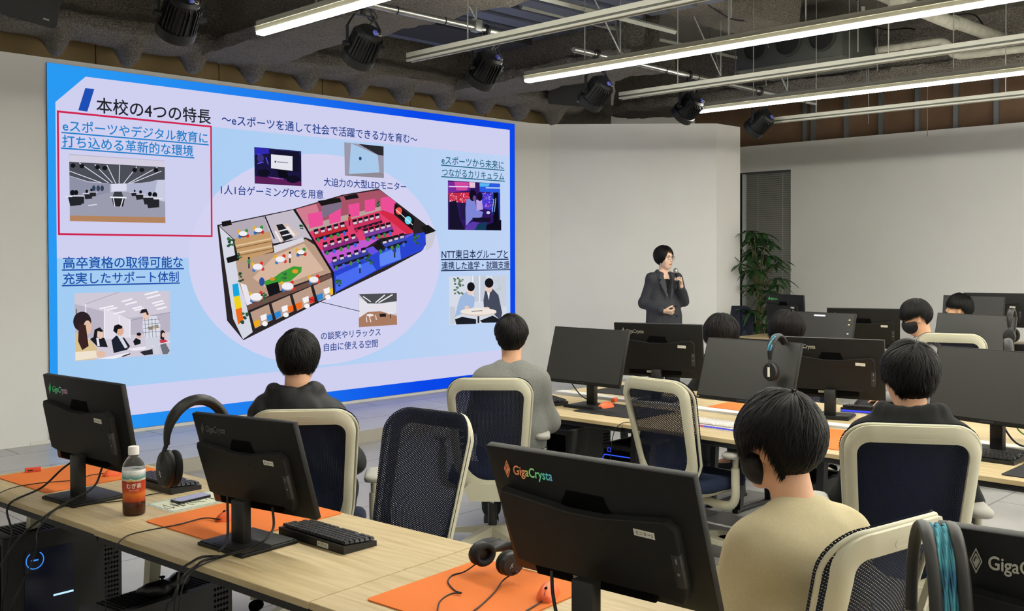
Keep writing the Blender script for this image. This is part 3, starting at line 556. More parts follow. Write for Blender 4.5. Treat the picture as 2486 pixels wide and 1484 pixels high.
def monitor(name_label, loc, rz, h=.32, tilt=15, sticker='', logo='grey', screen_kind='off', back=True, group='black monitors on the desks', ps=1., roll=0.):
    t = thing('monitor', name_label, 'monitor', loc, radians(rz), group)
    P = Matrix.Translation((0, 0.012, h)) @ Matrix.Rotation(radians(roll), 4, 'Y') @ Matrix.Rotation(radians(tilt), 4, 'X') @ Matrix.Scale(ps, 4)
    def B(name, mb, m, smooth=35, parent=t):
        o = mb.build(name, m, parent, smooth); 
        if parent is t: o.matrix_local = P
        return o
    hw, hh = MW/2, MH/2
    key = 'monitor'
    if key not in _C:
        d = {}
        d['housing'] = MB().box(-hw, hw, -.012, .012, -hh, hh, .004)
        s = MB(); A = [(-hw+.003, -hh+.003), (hw-.003, -hh+.003), (hw-.003, hh-.003), (-hw+.003, hh-.003)]; Bq = [(-hw+.055, -hh+.05), (hw-.055, -hh+.05), (hw-.055, hh-.105), (-hw+.055, hh-.105)]
        s.prism(A, -.012, -.034, 'y', Bq)
        d['back_shell'] = s
        c = MB(); cp = [(-.25, -.115), (-.2, -.125), (.2, -.125), (.245, -.135), (.258, -.11), (.258, .062), (.238, .082), (.07, .062), (.058, .06), (-.05, .06), (-.07, .064), (-.25, .086), (-.258, .07)]
        ci = [(x*.985, z*.985) for x, z in cp]
        c.prism(cp, -.028, -.055, 'y').prism(cp, -.055, -.058, 'y', ci)
        for x in (-.05, .05):
            for z in (-.075, .025): c.cyl((x, -.0575, z), (x, -.0592, z), .0035, n=8)
        d['rear_cover'] = c
        n = MB(); n.add([(-.082, -.0352, .05), (.082, -.0352, .05), (.066, -.0354, .08), (-.066, -.0354, .08), (.056, -.0312, .102), (-.053, -.0312, .104)], [(0, 1, 2, 3), (3, 2, 4, 5)])
        d['handle_shade'] = n  # flat patch on the shell; the recess's shade is put into its black
        io = MB(); io.box(.236, .2595, -.0588, -.045, -.088, .0, .001)
        d['port_panel'] = io
        po = MB().box(.246, .25, -.0594, -.0585, -.022, -.008); po.cyl((.248, -.0592, -.05), (.248, -.0585, -.05), .004, n=10)
        d['port'] = po
        cv = MB().box(-.2, .16, -.05, -.03, -.158, -.122, .004); cv.box(-.19, -.03, -.052, -.045, -.15, -.126)
        d['connector_bay'] = cv
        lb = MB().box(-.075, -.035, -.0535, -.052, -.145, -.13)
        d['spec_label'] = lb
        st = MB().box(-.04, .04, -.095, -.06, -.16, -.02, .004)
        d['bracket'] = MB().box(-.045, .045, -.075, -.045, -.075, -.165, .004)
        _C[key] = {k: v.mesh(k, [BLK] if k not in ('handle_shade', 'connector_bay', 'port', 'spec_label', 'port_panel') else [{'handle_shade': BLK3, 'connector_bay': BLK3, 'port': mat('port metal', '8c8f90', .4, .5), 'spec_label': mat('spec label', '9b9788', .7), 'port_panel': DKG}[k]]) for k, v in d.items()}
        sc = MB().flat([(-hw+.006, .0125, -hh+.02), (hw-.006, .0125, -hh+.02), (hw-.006, .0125, hh-.006), (-hw+.006, .0125, hh-.006)])
        _C[key]['display'] = sc.mesh('display', mat('dark screen', '2b2b28', .42, spec=.7), 0)
    for k, me in _C[key].items():
        if k == 'bracket': continue
        if not back and k in ('port', 'spec_label', 'handle_shade'): continue
        o = put(k, me, t); o.matrix_local = P
    if not back:
        ch = MB().box(-.035, .035, .0122, .013, -hh+.007, -hh+.013); o = ch.build('brand_strip', DKG, t); o.matrix_local = P
        b2 = MB().box(hw-.02, hw-.006, .0122, .0128, -hh+.007, -hh+.013); o = b2.build('sticker', mat('yellow green sticker', 'a9a86a', .6), t); o.matrix_local = P
    if 'mstand' not in _C:
        f = MB().box(-.125, .125, -.13, .1, 0, .012, .003); f.box(-.118, .118, -.124, .094, .012, .016, .002)
        f.box(-.05, -.0, -.115, -.09, .0155, .0172)
        cl = MB().box(-.032, .032, -.06, -.024, .012, .30, .003)
        _C['mstand'] = (f.mesh('foot', BLK), cl.mesh('stand_column', mat('stand column', '201f1e', .45)))
    put('foot', _C['mstand'][0], t)
    o = put('stand_column', _C['mstand'][1], t); o.scale = (1, 1, (h-.125*ps)/.30)
    if back:
        # emblem and lettering on the upper left of the back
        lm = logo_mat(logo)
        RX = Matrix.Rotation(radians(90), 4, 'X')
        # back upper facet slopes from the rim to the raised middle
        f = MB(); D = lambda s: [(0, .0235*s), (.0105*s, 0), (0, -.0235*s), (-.0105*s, 0)]
        f.ring(D(1), D(.8), 0, .0006, 'z'); f.ring(D(.62), D(.42), 0, .0006, 'z'); f.prism([(0, .006), (.004, 0), (0, -.012), (-.003, -.004)], 0, .0006, 'z')
        fa = math.atan2(.022, .10)
        base = P @ Matrix.Translation((-.237, -.0235, .132)) @ RX @ Matrix.Rotation(-fa, 4, 'X') @ Matrix.Translation((0, 0, .0008))
        o = f.build('emblem', lm, t, smooth=0); o.matrix_local = base
        # letters are drawn with an offset so the colour runs on from the emblem
        place_text('brand_lettering', 'GigaCrysta', .034, lm, t, base @ Matrix.Translation((.02, -.011, 0)), fit=.125, bold=.0006)
    if sticker:
        q = P @ Matrix.Translation((.175, -.0583, .043)) @ Matrix.Rotation(radians(90), 4, 'X') @ Matrix.Rotation(radians(-2), 4, 'Z')
        s = MB().box(-.028, .028, -.009, .009, 0, .0006).build('name_label', PAPER, t); s.matrix_local = q
        tx = put('lettering', text_mesh(sticker, .012, INK, .0001, fit=.046), s); tx.location = (-.023, -.0045, .0008)
    return t

# ---------------------------------------------------------------- desk
def desk(label, x0, y0, rz, L=1.2, Dp=.72, legs='white', group='pale wood desks with black edges', ys=None):
    """corner at (x0,y0); length runs along local -Y, depth along +X"""
    t = thing('desk', label, 'desk', (x0, y0, 0), radians(rz), group)
    MB().box(0, Dp, -L, 0, T-.022, T, .0015, 1).build('desk_top', WOOD, t)
    MB().box(.012, Dp-.012, -L+.01, -.01, T-.05, T-.0225).build('under_frame', mat('black desk frame', '1d1e20', .5), t)
    LM = FRAME if legs == 'white' else mat('dark leg', '26272a', .5)
    for y in (ys or (-.1, -L+.1)):
        for x, dx in ((.3, -.05), (Dp-.14, .05)):
            m = MB(); m.add([(x+sx*.025, y+sy*.02, T-.05) for sx in (-1, 1) for sy in (-1, 1)] + [(x+dx+sx*.02, y+sy*.02, .02) for sx in (-1, 1) for sy in (-1, 1)], [(0, 1, 3, 2), (4, 6, 7, 5), (0, 4, 5, 1), (2, 3, 7, 6), (0, 2, 6, 4), (1, 5, 7, 3)])
            m.build('leg', LM, t)
        MB().box(.2, Dp-.05, y-.022, y+.022, 0, .022, .004).build('foot_bar', LM, t)
    return t

# ---------------------------------------------------------------- office chair, faces local +Y
def lerp(a, b, t): return a+(b-a)*t
def sst(t): t = max(0, min(1, t)); return t*t*(3-2*t)
def back_y(s, z):
    return -.235 - .125*max(0, (z-.5)/.53)**1.15 + .035*math.exp(-((z-.64)/.12)**2) + .06*(abs(s)/.235)**2.2
def outline(k=1., n=8):
    o = rrect(-.235, .235, .365, 1.02, [.19, .19, .1, .1], n)
    res = []
    for x, z in o:
        w = lerp(.84, 1., sst((z-.4)/.45)); res.append((x*w*k, .74+(z-.74)*k))
    return res
def inner(n=8):
    o = rrect(-.186, .186, .445, .962, [.16, .16, .055, .055], n)
    return [(x*lerp(.84, 1., sst((z-.45)/.42)), z - (.012*(1-(x/.186)**2) if z > .9 else 0)) for x, z in o]
def make_chair(label, group=None):
    t = thing('office_chair', label, 'chair', (0, 0, 0), 0, group)
    O = outline(1., 8); N = len(O); rings = 16
    m = MB(); vs = []; fs = []
    for r in range(rings):
        k = 1-r/rings
        for x, z in O:
            X, Z = x*k*1.018, .74+(z-.74)*k*1.02
            vs.append((X, back_y(X, Z)+.006*(r > 0), Z))
    vs.append((0, back_y(0, .74)+.006, .74))
    for r in range(rings-1):
        for i in range(N): j = (i+1) % N; fs.append((r*N+i, r*N+j, (r+1)*N+j, (r+1)*N+i))
    for i in range(N): fs.append(((rings-1)*N+i, (rings-1)*N+(i+1) % N, rings*N))
    m.add(vs, fs).build('backrest', MESH, t, smooth=80)
    rim = MB().tube([(x*.985, back_y(x, z)-.011, .74+(z-.74)*.985) for x, z in O], .0075, 8, True)
    rim.build('backrest_rim', FRAME, t, smooth=60)
    I = inner(8); ou = []
    for x, z in O: ou.append((x*.965, .74+(z-.74)*.985 if z > .74 else .74+(z-.74)*1.0))
    vs = []; K = 6
    def off(x, z): return .012 + .05*math.sin(pi*max(0, min(1, (1.0-z)/.52)))**1.2*min(1, abs(x)/.15)
    sec = []
    for i in range(N):
        a, b = ou[i], I[i]
        for f_, d in ((0, 0), (1/3, .0), (2/3, 0), (1, 0), (1, .02), (2/3, .026), (1/3, .026), (0, .02)):
            x, z = lerp(a[0], b[0], f_), lerp(a[1], b[1], f_); vs.append((x, back_y(x, z)-off(x, z)-d, z))
    fs = [(i*8+k, i*8+(k+1) % 8, ((i+1) % N)*8+(k+1) % 8, ((i+1) % N)*8+k) for i in range(N) for k in range(8)]
    fr = MB().add(vs, fs); fr.build('back_frame', FRAME, t, smooth=50)
    zz = .955
    pl = MB(); q = rrect(-.075, .075, -.011, .011, .011, 4); pl.ring([(x*1.0, .984+z) for x, z in q], [(x*.97, .984+z*.82) for x, z in q], 0, .0015, 'y')
    pl.v = [(x, back_y(x, z)-off(x, z)-.0265-y, z) for x, y, z in pl.v]; pl.build('name_plate', mat('plate line', 'b9b6a6', .5), t)
    # lower spine and levers
    sp = MB(); sp.prism([(-.12, .43), (.12, .43), (.15, .40), (.11, .335), (-.11, .335), (-.15, .40)], -.285, -.235, 'y'); sp.box(-.075, .075, -.26, -.05, .345, .39, .01)
    sp.build('spine', FRAME, t)
    for sx in (-1, 1):
        lv = MB().tube(spline([(sx*.19, back_y(.19, .70)-.03, .70), (sx*.196, back_y(.19, .66)-.05, .655), (sx*.185, back_y(.19, .6)-.05, .60), (sx*.165, back_y(.17, .55)-.045, .55)], 4), .013, 8, flat=.7)
        lv.build('lumbar_lever', FRAME, t, smooth=60)
    # seat
    se = MB(); prof = []
    def seat_ring(k, z, dz=0):
        return [(x*k, y*k+.01, z + (.02*(y > .15)*-((y-.15)/.1)**2 if y > .15 else 0)) for x, y in rrect(-.245, .245, -.235, .235, [.1, .1, .13, .13], 6)]
    R_ = [seat_ring(.93, .405), seat_ring(.985, .415), seat_ring(1., .435), seat_ring(.985, .455), seat_ring(.94, .468), seat_ring(.8, .474), seat_ring(.5, .472), seat_ring(.2, .47)]
    n_ = len(R_[0]); vs = [p for r in R_ for p in r]; fs = [(r*n_+i, r*n_+(i+1) % n_, (r+1)*n_+(i+1) % n_, (r+1)*n_+i) for r in range(len(R_)-1) for i in range(n_)]
    fs += [tuple(range(n_))[::-1], tuple((len(R_)-1)*n_+i for i in range(n_))]
    se.add(vs, fs).build('seat', NAVY, t, smooth=80)
    pn = MB(); a = [(x*.97, y*.97+.01) for x, y in rrect(-.245, .245, -.235, .235, [.1, .1, .13, .13], 6)]; pn.prism([(x*.8, y*.8) for x, y in a], .375, .406, 'z', a); pn.build('seat_pan', FRAME, t)
    for sx in (-1, 1):
        ar = MB()
        ar.tube(spline([(sx*.08, 0, .37), (sx*.2, 0, .362), (sx*.262, 0, .375), (sx*.288, 0, .42), (sx*.288, 0, .5), (sx*.288, 0, .575)], 5), .024, 10)
        ar.cyl((sx*.288, 0, .56), (sx*.288, 0, .635), .016)
        ar.build('armrest_post', FRAME, t, smooth=60)
        pd = MB(); pp = rrect(-.045, .045, -.11, .13, [.04, .04, .045, .045], 5)
        rr_ = [[(sx*.288+x*k, .02+y*k, z) for x, y in pp] for k, z in ((.55, .632), (.9, .636), (1, .648), (.97, .66), (.8, .668), (.4, .67))]
        n_ = len(pp); pd.add([p for r in rr_ for p in r], [(r*n_+i, r*n_+(i+1) % n_, (r+1)*n_+(i+1) % n_, (r+1)*n_+i) for r in range(5) for i in range(n_)] + [tuple(range(n_))[::-1], tuple(5*n_+i for i in range(n_))])
        pd.build('armrest_pad', PADG, t, smooth=70)
    MB().box(-.09, .09, -.1, .11, .33, .376, .012).build('mechanism', mat('mechanism grey', 'b7b4a6', .5), t)
    MB().cyl((0, 0, .12), (0, 0, .26), .027).build('column_sleeve', BLK2, t)
    MB().cyl((0, 0, .26), (0, 0, .335), .015).build('gas_column', mat('chrome', 'c9c9c6', .15, 1), t)
    for k in range(5):
        a = 2*pi*k/5+.3; c, s = cos(a), sin(a); q = MB()
        vs = []
        for r, hw_, z0, z1 in ((.02, .04, .075, .135), (.12, .03, .085, .118), (.24, .024, .07, .098), (.31, .02, .058, .08)):
            for sy, z in ((-1, z0), (1, z0), (.75, z1), (-.75, z1)): vs.append((r*c-sy*hw_*s, r*s+sy*hw_*c, z))
        fs = [(i*4+j, i*4+(j+1) % 4, i*4+4+(j+1) % 4, i*4+4+j) for i in range(3) for j in range(4)] + [(3, 2, 1, 0), (12, 13, 14, 15)]
        arm = q.add(vs, fs).build('base_arm', FRAME, t, smooth=50)
        w = MB(); w.cyl((.29*c+.024*s, .29*s-.024*c, .028), (.29*c+.006*s, .29*s-.006*c, .028), .028, n=14).cyl((.29*c-.006*s, .29*s+.006*c, .028), (.29*c-.024*s, .29*s+.024*c, .028), .028, n=14).cyl((.29*c, .29*s, .03), (.29*c, .29*s, .062), .009)
        w.build('caster', BLK3, t)
    return t

# ---------------------------------------------------------------- keyboard (keys along local X, rows along Y, typist at -Y)
def make_keyboard(label, light=False, W=.365, rows=6, group='keyboards on the desks'):
    t = thing('keyboard', label, 'keyboard', (0, 0, 0), 0, group)
    bm_ = WHITE if light else mat('keyboard black', '18181a', .45)
    b = MB(); b.add([(x, y, z) for x in (-W/2, W/2) for (y, z) in ((-.07, .0), (.07, 0), (.07, .028), (-.07, .018))], [(0, 1, 2, 3), (4, 7, 6, 5), (0, 4, 5, 1), (1, 5, 6, 2), (2, 6, 7, 3), (3, 7, 4, 0)])
    b.build('case', bm_, t, smooth=0)
    k = MB(); u = .0185
    k.add([(-.0088, -.0088, 0), (.0088, -.0088, 0), (.0088, .0088, 0), (-.0088, .0088, 0), (-.0065, -.0058, .009), (.0065, -.0058, .009), (.0065, .0072, .009), (-.0065, .0072, .009)], [(3, 2, 1, 0), (4, 5, 6, 7), (0, 1, 5, 4), (1, 2, 6, 5), (2, 3, 7, 6), (3, 0, 4, 7)])
    km = k.mesh('key', mat('white keycap', 'e3dedc', .45) if light else mat('black keycap', '1c1c1e', .4), 0)
    n = int(W/u)
    for r in range(rows):
        y = -.055+r*.0215; z = .0225+.0105*(y+.07)/.14
        x = -W/2+.012; i = 0
        while x < W/2-.008:
            w = 1.
            if r == 0: w = [1.25, 1.25, 1.25, 6.25, 1.25, 1.25, 1.25, 1, 1, 1, 1, 1, 1, 1][min(i, 13)]
            elif i == 0: w = [1.25, 2.25, 1.75, 1.5, 1, 1][r]
            if x + u*(w-1) > W/2-.01: break
            o = put('key', km, t, (x+u*(w-1)/2, y, z)); o.scale = (w+.06*(w-1), 1, 1)
            x += u*w; i += 1
    return t
def make_mouse(label, m, group='mice on the desks'):
    t = thing('mouse', label, 'mouse', (0, 0, 0), 0, group)
    L = 10; sec = []
    for i in range(L+1):
        a = i/L; y = -.06+.12*a; w = .031*(math.sin(pi*min(1, .12+.8*a))**.5)*(.93 if .35 < a < .65 else 1); h = .039*(math.sin(pi*(.1+.78*(1-a)))**.8)
        sec.append([(w*cos(q), y, max(0, h*math.sin(q))) for q in [pi*k/10 for k in range(11)]])
    b = MB(); P_ = 11; b.add([p for s in sec for p in s], [(i*P_+k, i*P_+k+1, (i+1)*P_+k+1, (i+1)*P_+k) for i in range(L) for k in range(10)] + [tuple(range(11))[::-1], tuple(L*P_+k for k in range(11))])
    b.build('shell', m, t, smooth=70)
    MB().cyl((-.004, .028, .0275), (.004, .028, .0275), .0075, n=12).build('wheel', BLK3, t)
    MB().tube([(0, -.06+.12*a, .039*(math.sin(pi*(.1+.78*(1-a)))**.8)) for a in [.66+k*.03 for k in range(11)]], .0007, 4).build('button_seam', BLK3, t)
    return t
def make_mat(label, m, w, d, group='desk mats'):
    o = MB().prism(rrect(-w/2, w/2, -d/2, d/2, .015, 5), 0, .004, 'z').build('desk_mat', m); return tag(o, label, 'desk mat', group)
def tower(label, loc, rz, W=.24, D=.5, H=.45, kind='ring'):
    """front faces local -X; the side with the window faces local -Y"""
    t = thing('computer_tower', label, 'computer', loc, radians(rz), 'computer towers under the desks')
    c = MB()
    if kind == 'chamfer': c.prism([(0, .012), (W, .012), (W, H-.05), (W-.05, H), (0, H)], 0, D, 'x')
    else: c.box(0, D, 0, W, .012, H, .006)
    c.build('case', mat('tower dark grey', '2b2b2a', .5), t)
    MB().box(.01, D-.01, .02, W-.02, 0, .012).build('feet', BLK3, t)
    v = MB()
    for k in range(22): v.box(.05+k*(D-.1)/22, .05+(k+.55)*(D-.1)/22, .03, W-.03 if kind != 'chamfer' else W-.06, H-.001, H+.0015)
    v.build('top_vent', BLK3, t)
    g = MB().flat([(-.001, .015, .03), (-.001, W-.015, .03), (-.001, W-.015, H-.03), (-.001, .015, H-.03)]); g.build('rear_grille', BLK3, t, smooth=0)
    s = MB()
    for i in range(5):
        for j in range(16): s.prism([(D-.08+i*.014, .06+j*.022), (D-.073+i*.014, .068+j*.022), (D-.08+i*.014, .076+j*.022), (D-.087+i*.014, .068+j*.022)], -.001, .002, 'y')
    s.build('side_vent', BLK3, t)
    return t
def headset(label, cup='black', mic=False):
    """band in the local XZ plane, top of the band at the origin, cups hanging down"""
    t = thing('headset', label, 'headphones', (0, 0, 0), 0, 'headphones about the desks')
    M_ = mat('headset black', '1b1b1b', .45)
    pts = [(.083*sin(a)*1.0, 0, -.1+.098*cos(a)) for a in [-1.75+k*3.5/24 for k in range(25)]]
    MB().tube(pts, [.007+.006*sst((12-abs(k-12))/6) for k in range(25)], 10, flat=1.6, up=(0, 1, 0)).build('headband', M_, t, smooth=70)
    pin = [(x*.93, y, -.1+(z+.1)*.92) for x, y, z in pts[5:20]]
    MB().tube(pin, .008, 8, flat=1.7, up=(0, 1, 0)).build('headband_cushion', mat('cushion black', '111111', .8), t, smooth=70)
    for sx in (-1, 1):
        MB().tube(spline([(sx*.08, 0, -.11), (sx*.088, 0, -.135), (sx*.092, 0, -.155), (sx*.088, 0, -.175)], 4), .006, 8).build('arm', M_, t, smooth=60)
        c = MB()
        pr = [(.015, .0), (.036, .003), (.04, .012), (.04, .022), (.034, .028)]
        n_ = 20; vs = []; fs = []
        for k in range(n_):
            a = 2*pi*k/n_
            for r, d in pr: vs.append((sx*(.095-d), r*1.0*cos(a), -.18+r*1.22*sin(a)))
        for k in range(n_):
            j = (k+1) % n_
            for i in range(4): fs.append((k*5+i, j*5+i, j*5+i+1, k*5+i+1))
        fs += [tuple(k*5 for k in range(n_)), tuple(k*5+4 for k in range(n_))]
        cupo = c.add(vs, fs).build('ear_cup', M_, t, smooth=50)
        e = MB().tube([(sx*.058, .03*cos(a), -.18+.037*sin(a)) for a in [2*pi*k/20 for k in range(20)]], .011, 8, True)
        e.build('ear_pad', mat('cushion black', '111111', .8), t, smooth=70)
        if sx < 0:
            lg = MB(); lg.tube([(sx*.0957, -.008, -.188), (sx*.0957, .004, -.196)], .0012, 4).tube([(sx*.0957, .006, -.186), (sx*.0957, -.008, -.2)], .0012, 4)
            lg.build('mark', mat('mark grey', 'a9a9a6', .5), t)
    if mic:
        MB().tube(spline([(-.09, .03, -.2), (-.08, .07, -.23), (-.06, .1, -.25)], 5), .003, 6).build('microphone_boom', M_, t)
    return t
def cable(name, label, pts, r=.0032, m=None, n=8):
    o = MB().tube(spline(pts, n), r, 7).build(name, m or CABLE, smooth=70); return tag(o, label, 'cable')
# ================================================================ smooth solid modelling for people
from mathutils import noise as _noise
class SD:
    def __init__(s): s.p = []
    def cone(s, a, b, ra, rb=None, k=.03, sc=(1, 1, 1), sub=False):
        s.p.append(('c', np.array(a, float), np.array(b, float), ra, ra if rb is None else rb, k, np.array(sc, float), sub)); return s
    def ell(s, c, r, k=.02, rot=None, sub=False):
        s.p.append(('e', np.array(c, float), np.array(r, float), None if rot is None else np.array(Euler(rot).to_matrix()), 0, k, None, sub)); return s
    def chain(s, pts, rs, k=.03, sc=(1, 1, 1)):
        for i in range(len(pts)-1): s.cone(pts[i], pts[i+1], rs[i], rs[i+1], k, sc)
        return s
    def mesh(s, h, clip=None):
        """clip: list of (point, normal): the part on the normal's side is cut away"""
        lo = np.full(3, 1e9); hi = -lo; bb = []
        for q in s.p:
            if q[0] == 'c': r = max(q[3], q[4])*q[6]; l = np.minimum(q[1]-r, q[2]-r); u = np.maximum(q[1]+r, q[2]+r)
            else: r = q[2] if q[3] is None else np.full(3, q[2].max()); l = q[1]-r; u = q[1]+r
            bb.append((l, u))
            if not q[7]: lo = np.minimum(lo, l); hi = np.maximum(hi, u)
        lo = lo-3*h; n = np.ceil((hi-lo)/h).astype(int)+4
        F = np.full(n, .2, np.float32)
        for q, (l, u) in zip(s.p, bb):
            m = q[5]+3*h
            i0 = np.maximum(np.floor((l-m-lo)/h).astype(int), 0); i1 = np.minimum(np.ceil((u+m-lo)/h).astype(int)+1, n)
            if (i1 <= i0).any(): continue
            ax = [lo[j]+h*np.arange(i0[j], i1[j]) for j in range(3)]
            X = np.stack(np.meshgrid(*ax, indexing='ij'), -1)
            if q[0] == 'c':
                a, b, ra, rb, k, sc = q[1:7]
                P = X/sc; A = a/sc; B = b/sc; d = B-A; L2 = max(d@d, 1e-9); t = np.clip(((P-A)@d)/L2, 0, 1)
                D = (np.linalg.norm(P-A-t[..., None]*d, axis=-1)-(ra+(rb-ra)*t))*sc.min()
            else:
                Y = X-q[1]
                if q[3] is not None: Y = Y@q[3]
                k0 = np.linalg.norm(Y/q[2], axis=-1); k1 = np.linalg.norm(Y/q[2]**2, axis=-1)+1e-9; D = k0*(k0-1)/k1; k = q[5]
            sl = tuple(slice(i0[j], i1[j]) for j in range(3)); G = F[sl]
            if q[7]:
                k = max(q[5], 1e-4); hh = np.clip(.5-.5*(G+D)/k, 0, 1); F[sl] = G*(1-hh)-D*hh+k*hh*(1-hh)
            else:
                k = max(q[5], 1e-4); hh = np.clip(.5+.5*(D-G)/k, 0, 1); F[sl] = D*(1-hh)+G*hh-k*hh*(1-hh)
        if clip:
            ax = [lo[j]+h*np.arange(n[j]) for j in range(3)]
            X = np.stack(np.meshgrid(*ax, indexing='ij'), -1)
            for p, nn in clip:
                nn = np.array(nn, float); nn /= np.linalg.norm(nn); F = np.maximum(F, (X-np.array(p))@nn)
        F[0] = F[-1] = .2; F[:, 0] = F[:, -1] = .2; F[:, :, 0] = F[:, :, -1] = .2
        return nets(F, lo, h)
def nets(F, lo, h):
    I = F < 0; n = np.array(F.shape)-1
    cnt = np.zeros(n, np.int8)
    for a in (0, 1):
        for b in (0, 1):
            for c in (0, 1): cnt += I[a:a+n[0], b:b+n[1], c:c+n[2]]
    act = np.argwhere((cnt > 0) & (cnt < 8)); idx = np.full(n, -1, np.int64); idx[tuple(act.T)] = np.arange(len(act))
    S_ = np.zeros((len(act), 3)); W = np.zeros(len(act))
    for ax in range(3):
        o = [j for j in range(3) if j != ax]
        for b in (0, 1):
            for c in (0, 1):
                p = act.copy(); p[:, o[0]] += b; p[:, o[1]] += c; q = p.copy(); q[:, ax] += 1
                f0 = F[tuple(p.T)]; f1 = F[tuple(q.T)]; m = (f0 < 0) != (f1 < 0)
                t = np.where(m, f0/np.where(m, f0-f1, 1), 0); v = (p-act).astype(float); v[:, ax] += t
                S_[m] += v[m]; W[m] += 1
    V = lo+h*(act+S_/W[:, None]); quads = []
    for ax in range(3):
        o = [(ax+1) % 3, (ax+2) % 3]
        a = [slice(None)]*3; b = [slice(None)]*3; a[ax] = slice(0, -1); b[ax] = slice(1, None)
        D = I[tuple(a)] != I[tuple(b)]; e = np.argwhere(D)
        ok = (e[:, o[0]] > 0) & (e[:, o[1]] > 0) & (e[:, o[0]] < n[o[0]]) & (e[:, o[1]] < n[o[1]]); e = e[ok]
        ins = I[tuple(e.T)]; c = []
        for d0, d1 in ((-1, -1), (0, -1), (0, 0), (-1, 0)):
            q = e.copy(); q[:, o[0]] += d0; q[:, o[1]] += d1; c.append(idx[tuple(q.T)])
        c = np.stack(c, 1); c[~ins] = c[~ins][:, ::-1]; quads.append(c)
    return V, np.concatenate(quads)
def solid(name, sd, h, m, parent, clip=None, wr=None, M4=None, smooth_it=1):
    V, Q = sd.mesh(h, clip)
    me = bpy.data.meshes.new(name); me.from_pydata([tuple(v) for v in V], [], [tuple(q) for q in Q]); me.update()
    for _ in range(smooth_it):
        A = np.zeros_like(V); N = np.zeros(len(V))
        for i in range(4):
            np.add.at(A, Q[:, i], V[Q[:, (i+1) % 4]]+V[Q[:, (i+3) % 4]]); np.add.at(N, Q[:, i], 2)
        V = V*.5+.5*A/np.maximum(N, 1)[:, None]
    if wr:           # cloth folds: list of (frequency vector, amplitude)
        me.vertices.foreach_set('co', V.astype(np.float32).ravel()); me.update()
        nr = np.zeros(len(V)*3, np.float32); me.vertex_normals.foreach_get('vector', nr); nr = nr.reshape(-1, 3)
        d = np.zeros(len(V))
        for fr, amp in wr:
            d += amp*np.array([_noise.noise(Vector((v[0]*fr[0]+3.1, v[1]*fr[1]+7.7, v[2]*fr[2]+1.3))) for v in V])
        V = V+nr*d[:, None]
    me.vertices.foreach_set('co', V.astype(np.float32).ravel()); me.materials.append(m); me.shade_smooth(); me.update()
    o = put(name, me, parent)
    if M4 is not None: o.matrix_local = M4
    return o
SKIN = mat('skin', 'd9a886', .5, noise=(9, 'd29e7c', .35, .65)); SKIN_N = SKIN
SKIN_P = mat('pale skin', 'e8c2aa', .48)
HAIR = mat('black hair', '070606', .5, spec=.25); HAIR_B = mat('dark brown hair', '0f0b0a', .5, spec=.25)
def head_sd(sd, M4, fem=False):
    """adds a head; M4 maps head space (origin between the ears, y forward) to body space"""
    R3 = M4.to_3x3(); e = M4.to_euler()
    def P(*v): return tuple(M4 @ Vector(v))
    def E(c, r, k=.02, sub=False): sd.ell(P(*c), r, k, tuple(e), sub)
    E((0, -.012, .035), (.075, .094, .088), .02); E((0, .028, -.02), (.062, .066, .082), .03); E((0, .03, -.07), ((.041 if fem else .05), .052, .045), .03)
    E((0, .062, -.1), (.026 if fem else .03, .024, .02), .025); E((.032, .06, -.03), (.026, .026, .028), .02); E((-.032, .06, -.03), (.026, .026, .028), .02)
    E((0, .083, .028), (.045, .012, .012), .012)
    for sx in (-1, 1):
        E((sx*.031, .095, .008), (.016, .012, .01), .008, True)
        E((sx*.074, -.008, -.012), (.009, .02, .031), .008, False); E((sx*.084, -.003, -.012), (.007, .011, .02), .004, True)
    sd.cone(P(0, .088, .012), P(0, .106, -.026), .0075, .0105, .012); E((.011, .093, -.03), (.008, .009, .006), .006); E((-.011, .093, -.03), (.008, .009, .006), .006)
    E((0, .09, -.058), (.022, .011, .006), .006); E((0, .089, -.069), (.018, .011, .007), .006); E((0, .098, -.063), (.02, .008, .0018), .003, True)
def hand_sd(sd, w, d, nrm, curl=.5, r=.0085, side=1, scale=1.):
    """a hand at wrist w pointing along d; nrm points out of the palm; side +1 puts the thumb to nrm x d"""
    w = Vector(w); d = Vector(d).normalized(); nrm = Vector(nrm); nrm = (nrm-d*nrm.dot(d)).normalized(); lat = nrm.cross(d)*side
    L = .088*scale
    for k in (-1, -.33, .33, 1): sd.cone(w+lat*k*.014*scale, w+d*L+lat*k*.029*scale, .014*scale, .0115*scale, .012)
    for i, (o, l) in enumerate(((.031, .07), (.0105, .08), (-.0105, .075), (-.03, .058))):
        p = w+d*L+lat*o*scale; dirn = d.copy(); a = 0
        cl = curl[i] if isinstance(curl, (list, tuple)) else curl
        for seg, fr in enumerate((.45, .32, .25)):
            a += cl*(.9 if seg == 0 else 1.15); v = d*math.cos(a)+nrm*math.sin(a); q = p+v*l*fr*scale
            sd.cone(p, q, r*scale*(1-.07*seg), r*scale*(.93-.08*seg), .004); p = q
    p = w+d*.025*scale+lat*.024*scale+nrm*.006; c0 = curl[4] if isinstance(curl, (list, tuple)) and len(curl) > 4 else .4
    v = (d*.72+lat*.6+nrm*.35).normalized(); q = p+v*.04*scale; sd.cone(p, q, .0125*scale, .0105*scale, .01)
    v2 = (d*.8+lat*(.35-.5*c0)+nrm*(.35+.5*c0)).normalized(); q2 = q+v2*.03*scale; sd.cone(q, q2, .0102*scale, .009*scale, .004); sd.cone(q2, q2+(v2+nrm*.3*c0-lat*.2*c0).normalized()*.024*scale, .009*scale, .0075*scale, .004)
